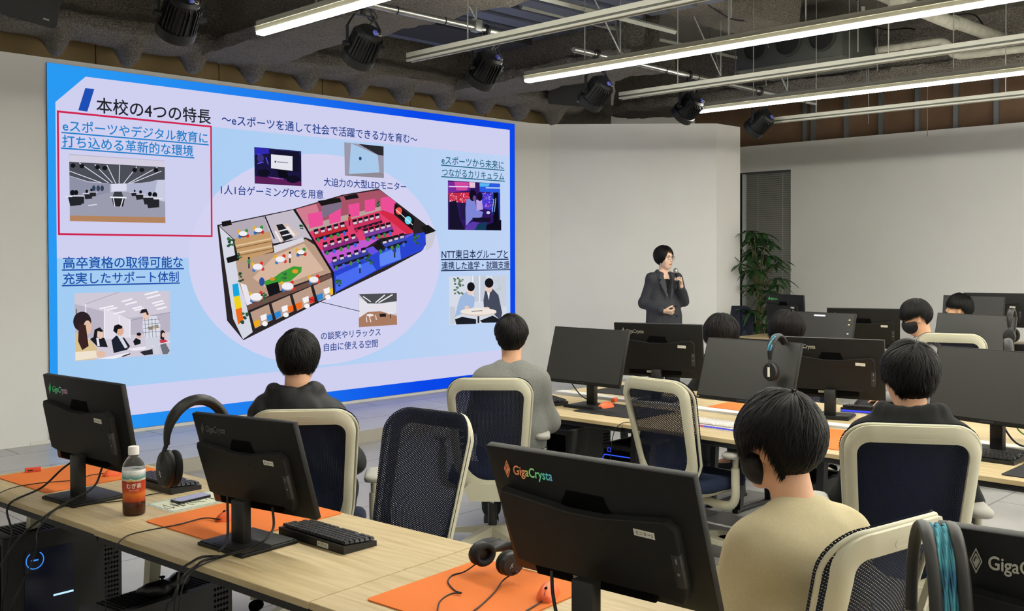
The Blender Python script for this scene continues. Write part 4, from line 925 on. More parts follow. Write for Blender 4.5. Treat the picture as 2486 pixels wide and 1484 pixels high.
def hair_mesh(M4, m, parent, limit, n=1500, thick=.014, seed=1, width=.0068, crown=(.0, -.42, .9), puff=None, wav=.006, part=0., tip=.02, C0=(0, -.012, .03), R0=(.079, .099, .094)):
    """limit(az) gives the height (head space) where the hair ends; az=0 is the face side, +-pi the back"""
    rnd = random.Random(seed); cr = Vector(crown).normalized(); C = Vector(C0); R_ = Vector(R0)
    ux = Vector((1, 0, 0)); ux = (ux-cr*ux.dot(cr)).normalized(); uy = cr.cross(ux)
    mb = MB(); mb.X = M4
    def surf(th, ph, ex):
        dv = cr*cos(th)+(ux*cos(ph)+uy*sin(ph))*sin(th)
        # ray to ellipsoid
        k = 1/math.sqrt((dv.x/R_.x)**2+(dv.y/R_.y)**2+(dv.z/R_.z)**2)
        p = C+dv*k; nn = Vector((dv.x/R_.x**2, dv.y/R_.y**2, dv.z/R_.z**2)).normalized()
        e = ex+(puff(p) if puff else 0); q = p+nn*e
        lo_ = C.z-.035
        if q.z < lo_ and p.y < .055:     # below the widest part hair falls nearly straight
            pass
        return q, nn
    def az(p): return math.atan2(p.x, p.y)
    # inner cap
    G = 30; K = 48; vs = []; fs = []
    for i in range(K):
        ph = 2*pi*i/K; th_end = None
        for t in range(1, 90):
            th = t*.033; p, nn = surf(th, ph, thick*.55)
            if p.z < limit(az(p))+.008: break
            th_end = th
        th_end = th_end or .1
        for j in range(G): vs.append(surf(th_end*j/(G-1), ph, thick*(.55 if j < G-3 else .35))[0])
    for i in range(K):
        a, b = i, (i+1) % K
        for j in range(G-1): fs.append((a*G+j, b*G+j, b*G+j+1, a*G+j+1))
    mb.add(vs, fs)
    for k in range(n):
        ph = rnd.uniform(0, 2*pi); t0 = rnd.random()**.8*1.7; ex = thick*rnd.uniform(.6, 1.05); th = t0*.9 if k > n*.12 else rnd.uniform(0, .25)
        w = width*rnd.uniform(.6, 1.3); pts = []; drift = rnd.uniform(-.25, .25); extra = rnd.uniform(-.012, .012)
        ph0 = ph; step = .11
        for s_ in range(26):
            p, nn = surf(th, ph+drift*(th-t0)*.5+.08*math.sin(th*5+k), ex+wav*math.sin(th*4+ph*3)*.4)
            if p.z < limit(az(p))+extra: 
                break
            pts.append((p, nn)); th += step
            if th > 2.9: break
        if len(pts) < 3: continue
        # hanging tip
        p, nn = pts[-1]; d = (pts[-1][0]-pts[-2][0]).normalized(); d = (d*.6+Vector((0, 0, -.55))+nn*.1).normalized()
        tl = tip*rnd.uniform(.5, 1.3)
        pts.append((p+d*tl*.5, nn)); pts.append((p+d*tl, nn)); N = len(pts); V = []
        for i, (p, nn) in enumerate(pts):
            t = (pts[min(i+1, N-1)][0]-pts[max(i-1, 0)][0]).normalized(); sd_ = t.cross(nn).normalized()
            f = (math.sin(pi*min(.5, i/N*1.6)) if i < N/2 else 1)*(1 if i < N-3 else (N-1-i)/3*.9+.05)
            lift = nn*.0018*f*rnd.uniform(.7, 1.2)
            V += [p-sd_*w*f*.5, p-sd_*w*f*.2+lift, p+sd_*w*f*.2+lift, p+sd_*w*f*.5]
        mb.add(V, [(i*4+j, i*4+j+1, i*4+5+j, i*4+4+j) for i in range(N-1) for j in range(3)])
    return mb.build('hair', m, parent, smooth=75)
def limits(front, temple, side, back, fw=.75):
    def f(a):
        a = abs(a)
        if a < fw: return lerp(front, temple, sst(a/fw))
        if a < 1.75: return lerp(temple, side, sst((a-fw)/(1.0)))
        return lerp(side, back, sst((a-1.75)/(1.0)))
    return f
CLOTH = {}
def person(label, loc, rz, top=1.34, lean=0., hy=0., hp=0., hroll=0., hair=None, hairm=None, shirt=None, shirt_name='sweatshirt', hood=False, trouser='1a1b20', lap=True, vox=.011, chair_arm=0., skin=None, mask=False, hair_n=1400, hair_kw={}, sh=.162, drop=.045, head_off=(0, 0, 0), collar=False, arms_fwd=0., neck_len=.0, wr=None, hs=1.):
    t = thing('person', label, 'person', loc, radians(rz), 'seated students')
    f = (top-.47)/.88; sk = skin or SKIN
    pel = Vector((0, -.06, .54)); 
    def up(y, z, x=0): # torso point with lean about the pelvis
        z = .47+(z-.47)*f; p = Vector((x, y, z))-pel; c, s = cos(lean), sin(lean)
        return pel+Vector((p.x, p.y*c+p.z*s, p.z*c-p.y*s))
    up0 = up
    def up(y, z, x=0): return up0(y, z-drop*max(0, min(1, (z-.6)/.4)), x)
    chest = up(-.06, .90); waist = up(-.05, .68); nb = up(-.065, 1.07); ns = up(-.045, 1.14)
    hc = up0(-.02, 1.225+neck_len)+Vector(head_off)
    HM = Matrix.Translation(hc) @ Euler((hp, hroll, radians(hy))).to_matrix().to_4x4() @ Matrix.Scale(hs, 4)
    sho = [up(-.06, 1.015, sx*sh*.9) for sx in (-1, 1)]
    elb = [up(.03+arms_fwd*.5, .73, sx*.228) for sx in (-1, 1)]
    wri = [Vector((sx*.15, .26+arms_fwd, .64 if lap else .72)) for sx in (-1, 1)]
    knee = [Vector((sx*.13, .40, .51)) for sx in (-1, 1)]; hip = [Vector((sx*.09, -.05, .55)) for sx in (-1, 1)]; ank = [Vector((sx*.13, .36, .09)) for sx in (-1, 1)]
    b = SD()
    head_sd(b, HM)
    b.cone(HM @ Vector((0, -.02, -.045)), nb, .055, .06, .03)
    b.chain([waist, chest], [.12, .13], .05, (1.15, .85, 1)).cone(sho[0], sho[1], .05, .05, .06).cone(pel, waist, .13, .12, .05, (1.15, .85, 1))
    for i, sx in enumerate((-1, 1)):
        b.chain([sho[i], elb[i]], [.05, .042], .03); b.chain([elb[i], wri[i]], [.042, .028], .02)
        hand_sd(b, wri[i], (-sx*.25, .9, -.25), (0, -.1, -1), .35, side=sx)
        b.chain([hip[i], knee[i]], [.085, .06], .03); b.chain([knee[i], ank[i]], [.058, .04], .02); b.cone(ank[i], ank[i]+Vector((0, .15, -.05)), .035, .03, .02)
    solid('body', b, vox*.75, sk, t, smooth_it=1)
    # shirt
    c = SD()
    c.chain([pel+Vector((0, 0, -.02)), waist, chest], [.155, .15, .155], .06, (1.2, .88, 1))
    c.cone(up(-.085, 1.0, -.09), up(-.085, 1.0, .09), .085, .085, .07); c.cone(sho[0], sho[1], .068, .068, .07)
    c.cone(up(-.07, 1.085, -.045), up(-.07, 1.085, .045), .052, .052, .06)
    for i, sx in enumerate((-1, 1)):
        c.chain([sho[i], elb[i]], [.068, .06], .05); c.chain([elb[i], wri[i]], [.06, .042], .03)
    cl = []
    nrm = (ns-nb).normalized()
    if hood:
        for k in range(-4, 5):
            a = k/4*1.9; q = up(-.075-.075*cos(a), 1.085-.012*cos(a)+.02*cos(a)**2, .1*sin(a)); q2 = up(-.075-.085*cos(a), 1.13, .105*sin(a))
            c.ell(q, (.042, .042, .04), .03)
            c.ell(q2, (.03, .026, .035), .02)
        c.ell(up(-.165, 1.02), (.11, .05, .09), .04)
        for zc in (1.15,): c.ell(up(-.055, zc+.02), (.062, .062, .05), .015, sub=True)
    elif collar:
        for k in range(12):
            a = 2*pi*k/12; c.ell(up(-.06-.062*cos(a), 1.105, .066*sin(a)), (.024, .022, .03), .02)
        c.ell(up(-.05, 1.16), (.058, .058, .06), .01, sub=True)
    else:
        c.cone(up(-.068, 1.03), up(-.062, 1.072), .078, .062, .03)
    solid(shirt_name, c, vox, shirt, t, wr=wr or [((7, 7, 4), .012), ((16, 16, 9), .006)])
    if not hood and not collar:
        MB().tube([up(-.058-.06*cos(a), 1.098+.012*cos(a), .062*sin(a)) for a in [2*pi*k/32 for k in range(32)]], .0085, 8, True, flat=1.6, up=(0, 0, 1)).build('collar', shirt, t, smooth=80)
    tr = SD()
    tr.cone(hip[0], hip[1], .115, .115, .05)
    for i in range(2): tr.chain([hip[i], knee[i], ank[i]+Vector((0, 0, .03))], [.1, .078, .062], .03)
    solid('trousers', tr, .014, mat('trousers ' + trouser, trouser, .8), t, wr=[((9, 9, 9), .006)])
    for i in range(2):
        s = SD(); a = ank[i]; s.cone((a.x, a.y-.03, .045), (a.x, a.y+.17, .035), .042, .034, .02, (1, 1, .9)); s.cone((a.x, a.y-.01, .05), (a.x, a.y, .1), .045, .042, .02)
        solid('shoe', s, .012, mat('black shoe', '171719', .6), t, clip=[((0, 0, .003), (0, 0, -1))])
    if hair: hair_mesh(HM, hairm or HAIR, t, hair, hair_n, **hair_kw)
    if mask:
        k = SD(); P = lambda *v: tuple(HM @ Vector(v)); e = tuple(HM.to_euler())
        k.ell(P(0, .045, -.055), (.071, .068, .06), .02, e); k.ell(P(0, .082, -.035), (.032, .038, .044), .02, e)
        for sx in (-1, 1): k.cone(P(sx*.045, .06, -.035), P(sx*.062, .025, -.04), .026, .02, .02)
        k.cone(P(-.05, .04, -.02), P(-.077, -.003, .01), .0035, .003, .006); k.cone(P(-.05, .03, -.08), P(-.078, -.008, -.035), .0035, .003, .006)
        k.cone(P(.05, .04, -.02), P(.077, -.003, .01), .0035, .003, .006); k.cone(P(.05, .03, -.08), P(.078, -.008, -.035), .0035, .003, .006)
        solid('face_mask', k, .0045, mat('black cloth mask', '121214', .75), t, clip=[(tuple(HM @ Vector((0, .012, 0))), tuple(HM.to_3x3() @ Vector((0, -1, 0))))])
    return t, HM
def face_bits(t, HM, lip='b5635c'):
    Rm = HM
    for sx in (-1, 1):
        e = MB(); e.X = HM @ Matrix.Translation((sx*.031, .0835, .0075)) @ Matrix.Diagonal((.0135, .0085, .0058, 1))
        e.lathe([(math.sin(a), -cos(a)) for a in [pi*k/8 for k in range(1, 8)]], 14); e.build('eye', mat('eye white', 'e6e2dc', .3), t)
        e = MB(); e.X = HM @ Matrix.Translation((sx*.031, .0885, .0075)) @ Matrix.Diagonal((.0058, .0045, .0055, 1))
        e.lathe([(math.sin(a), -cos(a)) for a in [pi*k/8 for k in range(1, 8)]], 12); e.build('iris', mat('dark iris', '1c1412', .2), t)
        b = MB(); b.X = HM; b.tube(spline([(sx*.014, .0955, .023), (sx*.03, .0945, .028), (sx*.047, .0825, .023)], 4), [.001, .0025, .003, .003, .003, .0028, .0025, .002, .001], 6, flat=.8); b.build('eyebrow', mat('brow brown', '2b1f1a', .7), t)
    l = MB(); l.X = HM; l.tube(spline([(-.021, .0915, -.0635), (-.008, .0995, -.0605), (.008, .0995, -.0605), (.021, .0915, -.0635)], 4), [.001]+[.0038]*11+[.001], 6); l.tube(spline([(-.018, .0925, -.0665), (0, .0995, -.0695), (.018, .0925, -.0665)], 4), [.001]+[.0042]*7+[.001], 6)
    l.build('lips', mat('lips', lip, .45), t)
# ================================================================ people
BLACKCL = mat('black cotton', '141416', .85); GREYCL = mat('grey sweatshirt cotton', '6f706c', .9, noise=(160, '7c7d79', .4, .6)); CREAM = mat('cream sweatshirt cotton', 'b9ad8c', .92, noise=(160, 'b5a988', .4, .6)); LGREY = mat('light grey cotton', '9d9d9c', .9)
person('student in black jacket with black hair, sitting before the big screen and seen from behind', (2.675, 3.985, 0), -45, top=1.325, hair=limits(.03, -.0, -.045, -.095), hair_kw=dict(seed=2, thick=.02, tip=.02), shirt=mat('black nylon jacket', '131316', .6), shirt_name='jacket', hood=True, lean=-.02, hy=-4, wr=[((9, 9, 6), .02), ((20, 20, 14), .008)])
person('student in grey sweatshirt below the lower right screen corner, seen from behind', (4.20, 4.09, 0), -46, top=1.325, hair=limits(.04, .02, .03, -.07), hair_kw=dict(seed=3, thick=.02, tip=.01), shirt=GREYCL, lean=.02)
person('student in cream sweatshirt and black face mask, nearest the camera, turned to the left', (2.509, 1.352, 0), -18, top=1.28, hair=limits(-.03, -.005, .035, -.155), hair_kw=dict(seed=4, thick=.026, tip=.034), hair_n=2600, shirt=CREAM, lean=.16, hy=13, hp=-.1, hs=1.05, drop=.075, mask=True, vox=.009, trouser='24262c', wr=[((5, 5, 3), .016), ((11, 11, 6), .007), ((24, 24, 24), .0015)])
person('student in black hoodie in the white framed chair at the middle desks, seen from behind', (3.85, 1.61, 0), -56, top=1.33, hair=limits(.02, .0, .0, -.085), hair_kw=dict(seed=5, thick=.026, tip=.02), hair_n=2200, shirt=mat('black hoodie cotton', '121212', .95), shirt_name='hoodie', hood=True, lean=.02, hy=14, sh=.17, drop=.03)
person('student with fluffy dark hair behind the grey faced monitor, only the head in view', (6.37, 4.05, 0), -20, top=1.19, hair=limits(.03, .0, -.03, -.07), hairm=HAIR_B, hair_kw=dict(seed=6, thick=.04, tip=.03), shirt=BLACKCL, hp=-.3, lean=.05, hs=1.05)
person('student with tousled dark hair before the screen with icons, face turned left', (6.98, 3.86, 0), 6, top=1.205, hair=limits(.02, .0, -.02, -.07), hairm=HAIR_B, hair_kw=dict(seed=7, thick=.036, tip=.05), shirt=LGREY, hp=-.15, lean=.05, hs=1.05)
P8, H8 = person('student in light grey top and black face mask looking down, in profile', (7.43, 3.0, 0), 26, top=1.35, hair=limits(.035, .02, .025, -.085), hair_kw=dict(seed=8, thick=.024, tip=.018), shirt=LGREY, mask=True, hp=-.38, hs=.95, lean=.1, collar=True, vox=.01)
face_bits(P8, H8)
P9, H9 = person('student with black fringe in profile without a mask, farthest right of the seated people', (9.72, 3.61, 0), 18, top=1.285, hair=limits(.03, .02, .02, -.08), hair_kw=dict(seed=9, thick=.026, tip=.012), shirt=BLACKCL, hp=.05, vox=.01)
face_bits(P9, H9)

# ---------------------------------------------------------------- the presenter
def presenter():
    t = thing('person', 'standing presenter in dark suit jacket and glasses speaking into a microphone', 'person', (8.88, 6.36, STAGE_H), radians(147))
    hc = Vector((0, .0, 1.545)); HM = Matrix.Translation(hc) @ Euler((-.03, .0, radians(30))).to_matrix().to_4x4() @ Matrix.Scale(.97, 4)
    sho = [Vector((-.145, 0, 1.325)), Vector((.145, 0, 1.325))]
    # her left (local -x) arm is on the viewer's right: facing +y, her right hand side is +x
    eR, wR = Vector((.205, -.06, 1.06)), Vector((.07, .165, .985))       # her right arm, forearm across the waist
    eL, wL = Vector((-.215, .03, 1.075)), Vector((-.115, .19, 1.245))      # her left arm, holding the microphone
    b = SD(); head_sd(b, HM, True)
    b.cone((0, -.02, 1.49), (0, -.02, 1.36), .042, .048, .015)
    b.chain([(0, -.01, .9), (0, 0, 1.08), (0, -.01, 1.28)], [.13, .105, .12], .05, (1.15, .8, 1)).cone(sho[0], sho[1], .042, .042, .05)
    hip = [Vector((sx*.085, 0, .88)) for sx in (-1, 1)]; kn = [Vector((sx*.09, .02, .48)) for sx in (-1, 1)]; an = [Vector((sx*.095, -.01, .09)) for sx in (-1, 1)]
    for i, (e, w) in enumerate(((eL, wL), (eR, wR))):
        b.chain([sho[i], e], [.042, .036], .02); b.chain([e, w], [.036, .024], .02)
        b.chain([hip[i], kn[i]], [.085, .055], .03); b.chain([kn[i], an[i]], [.052, .035], .02); b.cone(an[i], an[i]+Vector((0, .14, -.05)), .03, .026, .02)
    hand_sd(b, wL, (.18, -.02, .72), (.75, .35, -.1), [1.15, 1.2, 1.2, 1.2, .8], side=-1, scale=.98)
    hand_sd(b, wR, (-.7, .45, -.12), (-.25, -.5, .7), [.9, .95, 1., 1., .6], side=-1, scale=.98)
    solid('body', b, .0062, SKIN_P, t)
    face_bits(t, HM, 'bd7c70')
    top = SD(); top.chain([(0, 0, 1.0), (0, .0, 1.27)], [.1, .108], .05, (1.15, .85, 1)); top.cone((0, -.018, 1.33), (0, -.012, 1.372), .075, .05, .04)
    solid('top', top, .011, mat('black knit top', '0f0f11', .85), t)
    MB().tube([(.05*sin(a), -.016+.05*cos(a), 1.398-.008*cos(a)) for a in [2*pi*k/28 for k in range(28)]], .007, 8, True, flat=1.6, up=(0, 0, 1)).build('collar', mat('black knit top', '0f0f11', .85), t, smooth=80)
    JK = mat('dark grey check suit cloth', '3a3b42', .8, noise=(90, '33343b', .4, .6))
    j = SD()
    j.chain([(0, -.01, .80), (0, .0, .95), (0, .0, 1.1), (0, -.01, 1.27)], [.185, .16, .128, .13], .05, (1.16, .84, 1))
    j.cone(sho[0], sho[1], .055, .055, .05); j.cone((-.06, -.03, 1.365), (.06, -.03, 1.365), .036, .036, .03); j.cone((-.05, -.055, 1.40), (.05, -.055, 1.40), .022, .022, .02)
    for i, (e, w) in enumerate(((eL, wL), (eR, wR))):
        ww = w+(e-w).normalized()*.03
        j.chain([sho[i], e], [.057, .052], .03); j.chain([e, ww], [.056, .044], .03)
    j.ell((0, .13, 1.33), (.04, .09, .12), .02, sub=True); j.ell((0, .15, 1.24), (.022, .08, .14), .02, sub=True)
    j.cone((0, 0, 1.43), (0, .02, 1.5), .05, .07, .01, sub=True)
    solid('suit_jacket', j, .0085, JK, t, clip=[((0, 0, .775), (0, 0, -1))], wr=[((8, 8, 4), .012), ((18, 18, 10), .005)])
    lp = MB()
    for sx in (-1, 1):
        P = [(sx*.055, .055, 1.395), (sx*.098, .095, 1.33), (sx*.075, .107, 1.315), (sx*.1, .122, 1.29), (sx*.012, .152, 1.1), (sx*.035, .13, 1.3)]
        lp.add([(x, y, z) for x, y, z in P]+[(x, y+.006, z) for x, y, z in P], [(0, 1, 2, 5), (2, 3, 4, 5), (6, 11, 8, 7), (8, 11, 10, 9)]+[(i, (i+1) % 6, 6+(i+1) % 6, 6+i) for i in range(6)])
    lp.build('lapel', mat('lapel cloth', '42434a', .8), t)
    for x, z in ((-.075, 1.03), (-.08, .93)): MB().cyl((x, .152+(1.03-z)*.12, z), (x, .166+(1.03-z)*.12, z), .011, n=12).build('button', mat('dark button', '17171a', .4), t)
    tr = SD(); tr.cone(hip[0], hip[1], .1, .1, .04)
    for i in range(2): tr.chain([hip[i], kn[i], an[i]+Vector((0, 0, -.01))], [.105, .085, .08], .03)
    solid('trousers', tr, .013, mat('dark trousers', '26262b', .8), t)
    for i in range(2):
        s = SD(); a = an[i]; s.cone((a.x, a.y-.03, .035), (a.x, a.y+.15, .03), .036, .03, .02)
        solid('shoe', s, .011, mat('black shoe', '171719', .6), t, clip=[((0, 0, .003), (0, 0, -1))])
    def lim(a):
        return .075 if abs(a) < .35 else lerp(.075, -.045, sst((abs(a)-.35)/.75)) if abs(a) < 1.1 else -.045 if abs(a) < 1.9 else lerp(-.045, -.095, sst((abs(a)-1.9)/.7))
    hair_mesh(HM, HAIR_B, t, lim, 1300, seed=12, thick=.02, tip=.014, crown=(.1, .2, .97), wav=.003)
    g = MB(); g.X = HM
    for sx in (-1, 1):
        g.tube([(sx*.033+.026*cos(a), .112-.012*abs(sx*.033+.026*cos(a))/.06, .004+.021*math.sin(a)) for a in [2*pi*k/20 for k in range(20)]], .0016, 6, True)
        g.tube([(sx*.058, .103, .01), (sx*.08, .06, .014), (sx*.083, .0, .01)], .0014, 6)
    g.tube([(-.008, .111, .008), (0, .1125, .011), (.008, .111, .008)], .0014, 6)
    gl = thing('glasses', 'thin dark framed glasses worn by the standing presenter', 'glasses', (0, 0, 0)); bpy.data.objects.remove(gl)
    g.build('glasses', mat('dark spectacle frame', '33211d', .35, .3), t)
    mw = t.matrix_basis.copy() if 0 else Matrix.Translation((8.88, 6.36, STAGE_H)) @ Matrix.Rotation(radians(147), 4, 'Z')
    # microphone in the left hand, clicker in the right hand
    d = Vector((.13, -.06, .76)).normalized(); c0 = wL + Vector((.18, -.02, .72)).normalized()*.088 + Vector((.75, .35, -.1)).normalized()*.026
    mic = thing('microphone', 'black handheld microphone with silver grille held by the presenter', 'microphone', mw @ (c0-d*.115), 0)
    mic.rotation_euler = (mw.to_3x3() @ d).to_track_quat('Z', 'Y').to_euler()
    MB().lathe([(.012, 0), (.0125, .02), (.0135, .12), (.017, .165), (.021, .175)], 20).build('handle', BLK2, mic)
    MB().lathe([(.021, .175), (.0245, .182), (.0255, .197), (.022, .215), (.013, .225), (.004, .228)], 20).build('grille', mat('silver grille', 'a9a9a4', .35, .8), mic)
    q = wR + Vector((-.7, .45, -.12)).normalized()*.088 + Vector((-.25, -.5, .7)).normalized()*.022
    ck = thing('remote_control', 'small black slide clicker in the presenter\'s lower hand', 'remote control', mw @ q, radians(147+60))
    MB().box(-.011, .011, -.04, .04, -.008, .008, .005).build('case', BLK2, ck)
presenter()
# ================================================================ the desks and what stands on them
ORG = mat('orange cloth mat', 'd9712c', .85, bump=(500, .15, .002)); BLKM = mat('black cloth mat', '1e1e20', .85); ORGM = mat('orange mouse plastic', 'ee6a35', .4); BLKMO = mat('black mouse plastic', '202022', .4)
desk('near desk with the tea bottle, leftmost of the front row', 1.45, 4.80, 4.4)
desk('near desk with the second monitor and orange mat, front row middle', 1.536, 3.597, 4.6, ys=(-1.1,))
desk('near desk in front of the monitor with the rainbow emblem', 1.634, 2.395, 4.6)
desk('near desk at the lower right under the monitor with the blue strapped headset', 1.732, 1.193, 4.6)
desk('middle row desk with the orange mouse, nearest the big screen', 4.58, 4.82, 2.5, legs='dark')
desk('middle row desk with the white keyboard behind the empty white chair', 4.635, 3.615, 0, legs='dark')
desk('middle row desk at the right edge with the black mat', 4.64, 2.41, 0, legs='dark')
desk('far side desk of the middle row behind the orange mouse', 5.48, 4.82, 1, legs='dark')
desk('far side desk of the middle row behind the white keyboard', 5.49, 3.615, 0, legs='dark')
desk('far side desk of the middle row behind the right hand monitor', 5.49, 2.41, 0, legs='dark')
for i, y in enumerate((4.78, 3.575, 2.37)):
    desk(['third row desk nearest the plant, facing the camera side', 'third row desk in the middle, behind the empty chair back', 'third row desk at the right edge'][i], 7.68, y, 0, legs='dark')
    desk(['third row far side desk nearest the plant', 'third row far side desk in the middle', 'third row far side desk at the right edge'][i], 8.56, y, 0, legs='dark')
desk('far row desk in front of the potted plant', 10.66, 6.52, 0, Dp=.6, legs='dark')
desk('far row desk in front of the right hand wall', 10.6, 4.6, 0, legs='dark')
desk('farthest desk against the right hand wall', 11.4, 4.6, 0, legs='dark')
# monitors: (label, location, direction, height, tilt, sticker, emblem, ...)
monitor('black monitor back beside the tea bottle, leftmost in the front row', (1.725, 4.09, T), -84.4, .305, 10, 'モニター1', 'green')
monitor('black monitor back with headphones hung on its left corner, second in the front row', (1.835, 3.03, T), -84.8, .272, 14.7, 'モニター2', 'grey', ps=.92, roll=-2.2)
monitor('largest black monitor back with rainbow coloured emblem at bottom centre', (1.91, 1.572, T), -85.5, .318, 20, 'モニター3', 'fire')
monitor('black monitor back at the lower right corner beside the blue strapped headset', (1.93, .424, T), -82, .313, 14, 'モニター4', 'silver')
monitor('dark monitor screen facing the camera beside the orange mouse', (5.0, 4.18, T), 91, .33, 17, back=False)
monitor('black monitor back below the presenter with a torn silver emblem', (5.56, 4.03, T), -70, .34, 9, 'モニター9', 'silver')
monitor('grey faced monitor screen with a headset hung in front of it', (5.06, 3.03, T), 90, .318, 20, back=False)
monitor('black monitor back behind the hanging headset, its label near the right', (5.72, 2.86, T), -75, .295, 7.6, 'モニター10', 'silver')
monitor('big dark monitor screen at the right edge over the black keyboard', (5.2, 1.75, T), 82, .33, 15, back=False)
monitor('black monitor back mostly hidden at the right edge, behind the big dark screen', (5.72, 1.5, T), -75, .33, 8, 'モニター11', 'silver')
LIT = monitor('dark monitor screen with small desktop icons and a white bar, at the third row', (8.1, 4.15, T), 88, .305, 17, back=False)
monitor('black monitor back just right of the screen with icons', (8.55, 3.98, T), -66, .33, 15, 'モニター17', 'silver')
monitor('small looking black monitor back with green emblem in front of the blind', (10.7, 5.94, T), -107, .335, 4, 'モニター21', 'lime')
monitor('grey monitor screen behind the empty white chair back at the right', (7.95, 2.82, T), 83, .345, 16, back=False)
monitor('dark monitor screen behind the farthest seated student', (10.8, 3.84, T), 90, .37, 8, back=False)
monitor('black monitor back at the far right edge against the pale wall', (11.45, 3.85, T), -72, .38, 6, 'モニター24', 'silver')
P = Matrix.Translation((0, 0.012, .305)) @ Matrix.Rotation(radians(17), 4, 'X')
ic = MB()
for x, z, r in ((-.258, .125, .0075), (-.258, .085, .0075)): ic.box(x-r, x+r, .0126, .013, z-r*.7, z+r*.7)
o = ic.build('icon', emit('yellow icon', 'f3e6a0', 1), LIT); o.matrix_local = P
ic = MB().box(-.266, -.25, .0126, .013, .0, .012); o = ic.build('icon', emit('pale icon', 'bfe6e6', 1), LIT); o.matrix_local = P
ic = MB().prism(rrect(-.03, .08, .148, .162, .006, 4), .0126, .0132, 'y'); o = ic.build('window_bar', emit('white window bar', 'f4f6f8', 1.2), LIT); o.matrix_local = P
# chairs
ch0 = make_chair('occupied white framed chair under the student in the black jacket', 'white framed office chairs'); ch0.location = (2.70, 3.93, 0); ch0.rotation_euler.z = radians(-41)
def chair(x, y, rz, label, dz=0):
    r = dup(ch0, (x, y, dz), radians(rz), label); return r
c2 = chair(2.50, 3.18, 97, 'empty chair seen from the front, dark see-through mesh back behind the front desks')
for o in c2.children:
    if o.name.startswith('armrest_p'): o.location.z = -.13
chair(4.06, 4.11, -47, 'occupied white framed chair under the student in the grey sweatshirt')
c4 = chair(4.74, 3.20, -94, 'empty white framed chair in the centre pushed up to the middle desks')
chair(3.77, 1.62, -58, 'occupied white framed chair under the student in the black hoodie', .07)
c6 = chair(2.51, 1.385, -10, 'white framed chair at the lower right behind the student in cream')
chair(7.62, 2.86, -71, 'pale chair back standing before the grey screen at the right', .10)
chair(11.15, 6.80, 138, 'blue mesh chair seen from the front by the potted plant')
chair(7.05, 3.78, -45, 'pale chair back under the student with tousled hair')
for c_ in (c4, c6):
    for o in c_.children:
        if o.name.startswith('armrest_p'): o.location.z = -.045
# keyboards
kb = make_keyboard('black keyboard beside the second front monitor'); kb.location = (2.035, 2.875, T); kb.rotation_euler.z = radians(92)
dup(kb, (2.04, 4.07, T), radians(93), 'black keyboard behind the tea bottle')
dup(kb, (4.98, 4.52, T), radians(-113), 'black keyboard under the dark screen beside the orange mouse')
dup(kb, (5.03, 1.76, T), radians(-90), 'black keyboard under the big dark screen at the right edge')
lb = MB().box(-.03, .03, .0701, .0712, .004, .021)
o = lb.build('name_label', PAPER, kb); tx = put('lettering', text_mesh('キーボード2', .012, INK, .0001, fit=.05), o); tx.matrix_local = Matrix.Translation((.025, .0714, .009)) @ Matrix.Rotation(pi, 4, 'Z') @ Matrix.Rotation(radians(90), 4, 'X')
o.location = (-.07, 0, 0)
kw = make_keyboard('white keyboard with coloured lights on the middle desks', True, .32, 5); kw.location = (4.92, 3.16, T); kw.rotation_euler.z = radians(-91)
gl = MB()
for k in range(16):
    gl.m = k // 6 if k < 12 else 1; gl.box(-.158+k*.0197, -.14+k*.0197, -.0712, -.0702, .006, .014)
gl.build('light_strip', [emit('pink key light', 'd64a8c', .9), emit('blue key light', '5a5af0', .9)], kw)
k5 = dup(kb, (6.05, 2.75, T), radians(105), 'black keyboard with a blue glow behind the monitor stand')
for o in list(k5.children):
    if o.name.startswith('name_label'):
        for g_ in list(o.children): bpy.data.objects.remove(g_)
        bpy.data.objects.remove(o)
MB().box(-.18, .18, .0705, .0715, .003, .016).build('light_strip', emit('blue violet key light', '4a55f0', 1.), k5)
for kk in COL.objects:
    if kk.name.startswith('keyboard') and kk is not kb:
        for o in list(kk.children):
            if o.name.startswith('name_label'):
                for g_ in list(o.children): bpy.data.objects.remove(g_)
                bpy.data.objects.remove(o)
# mats
def put_mat(label, m, w, d, x, y, rz): o = make_mat(label, m, w, d); o.location = (x, y, T+.0003); o.rotation_euler.z = radians(rz); return o
put_mat('orange desk mat under the red eraser, leftmost', ORG, .54, .48, 1.885, 4.545, 4.5)
put_mat('orange desk mat left of the second front monitor', ORG, .54, .48, 2.0, 3.345, 4.5)
put_mat('orange desk mat under the headset, at the bottom of the picture', ORG, .5, .44, 2.02, 2.09, 4.5)
put_mat('black desk mat under the orange mouse on the middle desks', BLKM, .42, .5, 5.02, 3.90, 2)
put_mat('orange desk mat beside the student in the black hoodie', ORG, .56, .42, 5.02, 2.52, 2)
put_mat('black desk mat at the right edge of the middle desks', BLKM, .5, .45, 4.96, 1.33, 0)
put_mat('orange desk mat on the far side of the middle desks', ORG, .45, .42, 5.75, 3.42, 2)
put_mat('black desk mat on the far side desk behind the dark screen', BLKM, .45, .45, 5.80, 4.45, 2)
mo = make_mouse('orange mouse on the black mat of the middle desks', ORGM); mo.location = (5.05, 4.07, T+.0045); mo.rotation_euler.z = radians(-95)
def mouse(x, y, rz, label): r = dup(mo, (x, y, T+.0045), radians(rz), label); return r
mouse(1.99, 4.41, 95, 'orange mouse behind the stand of the leftmost monitor')
mouse(1.95, 3.36, 95, 'orange mouse behind the stand of the second front monitor')
mouse(2.13, 1.93, 120, 'orange mouse on the mat at the bottom of the picture')
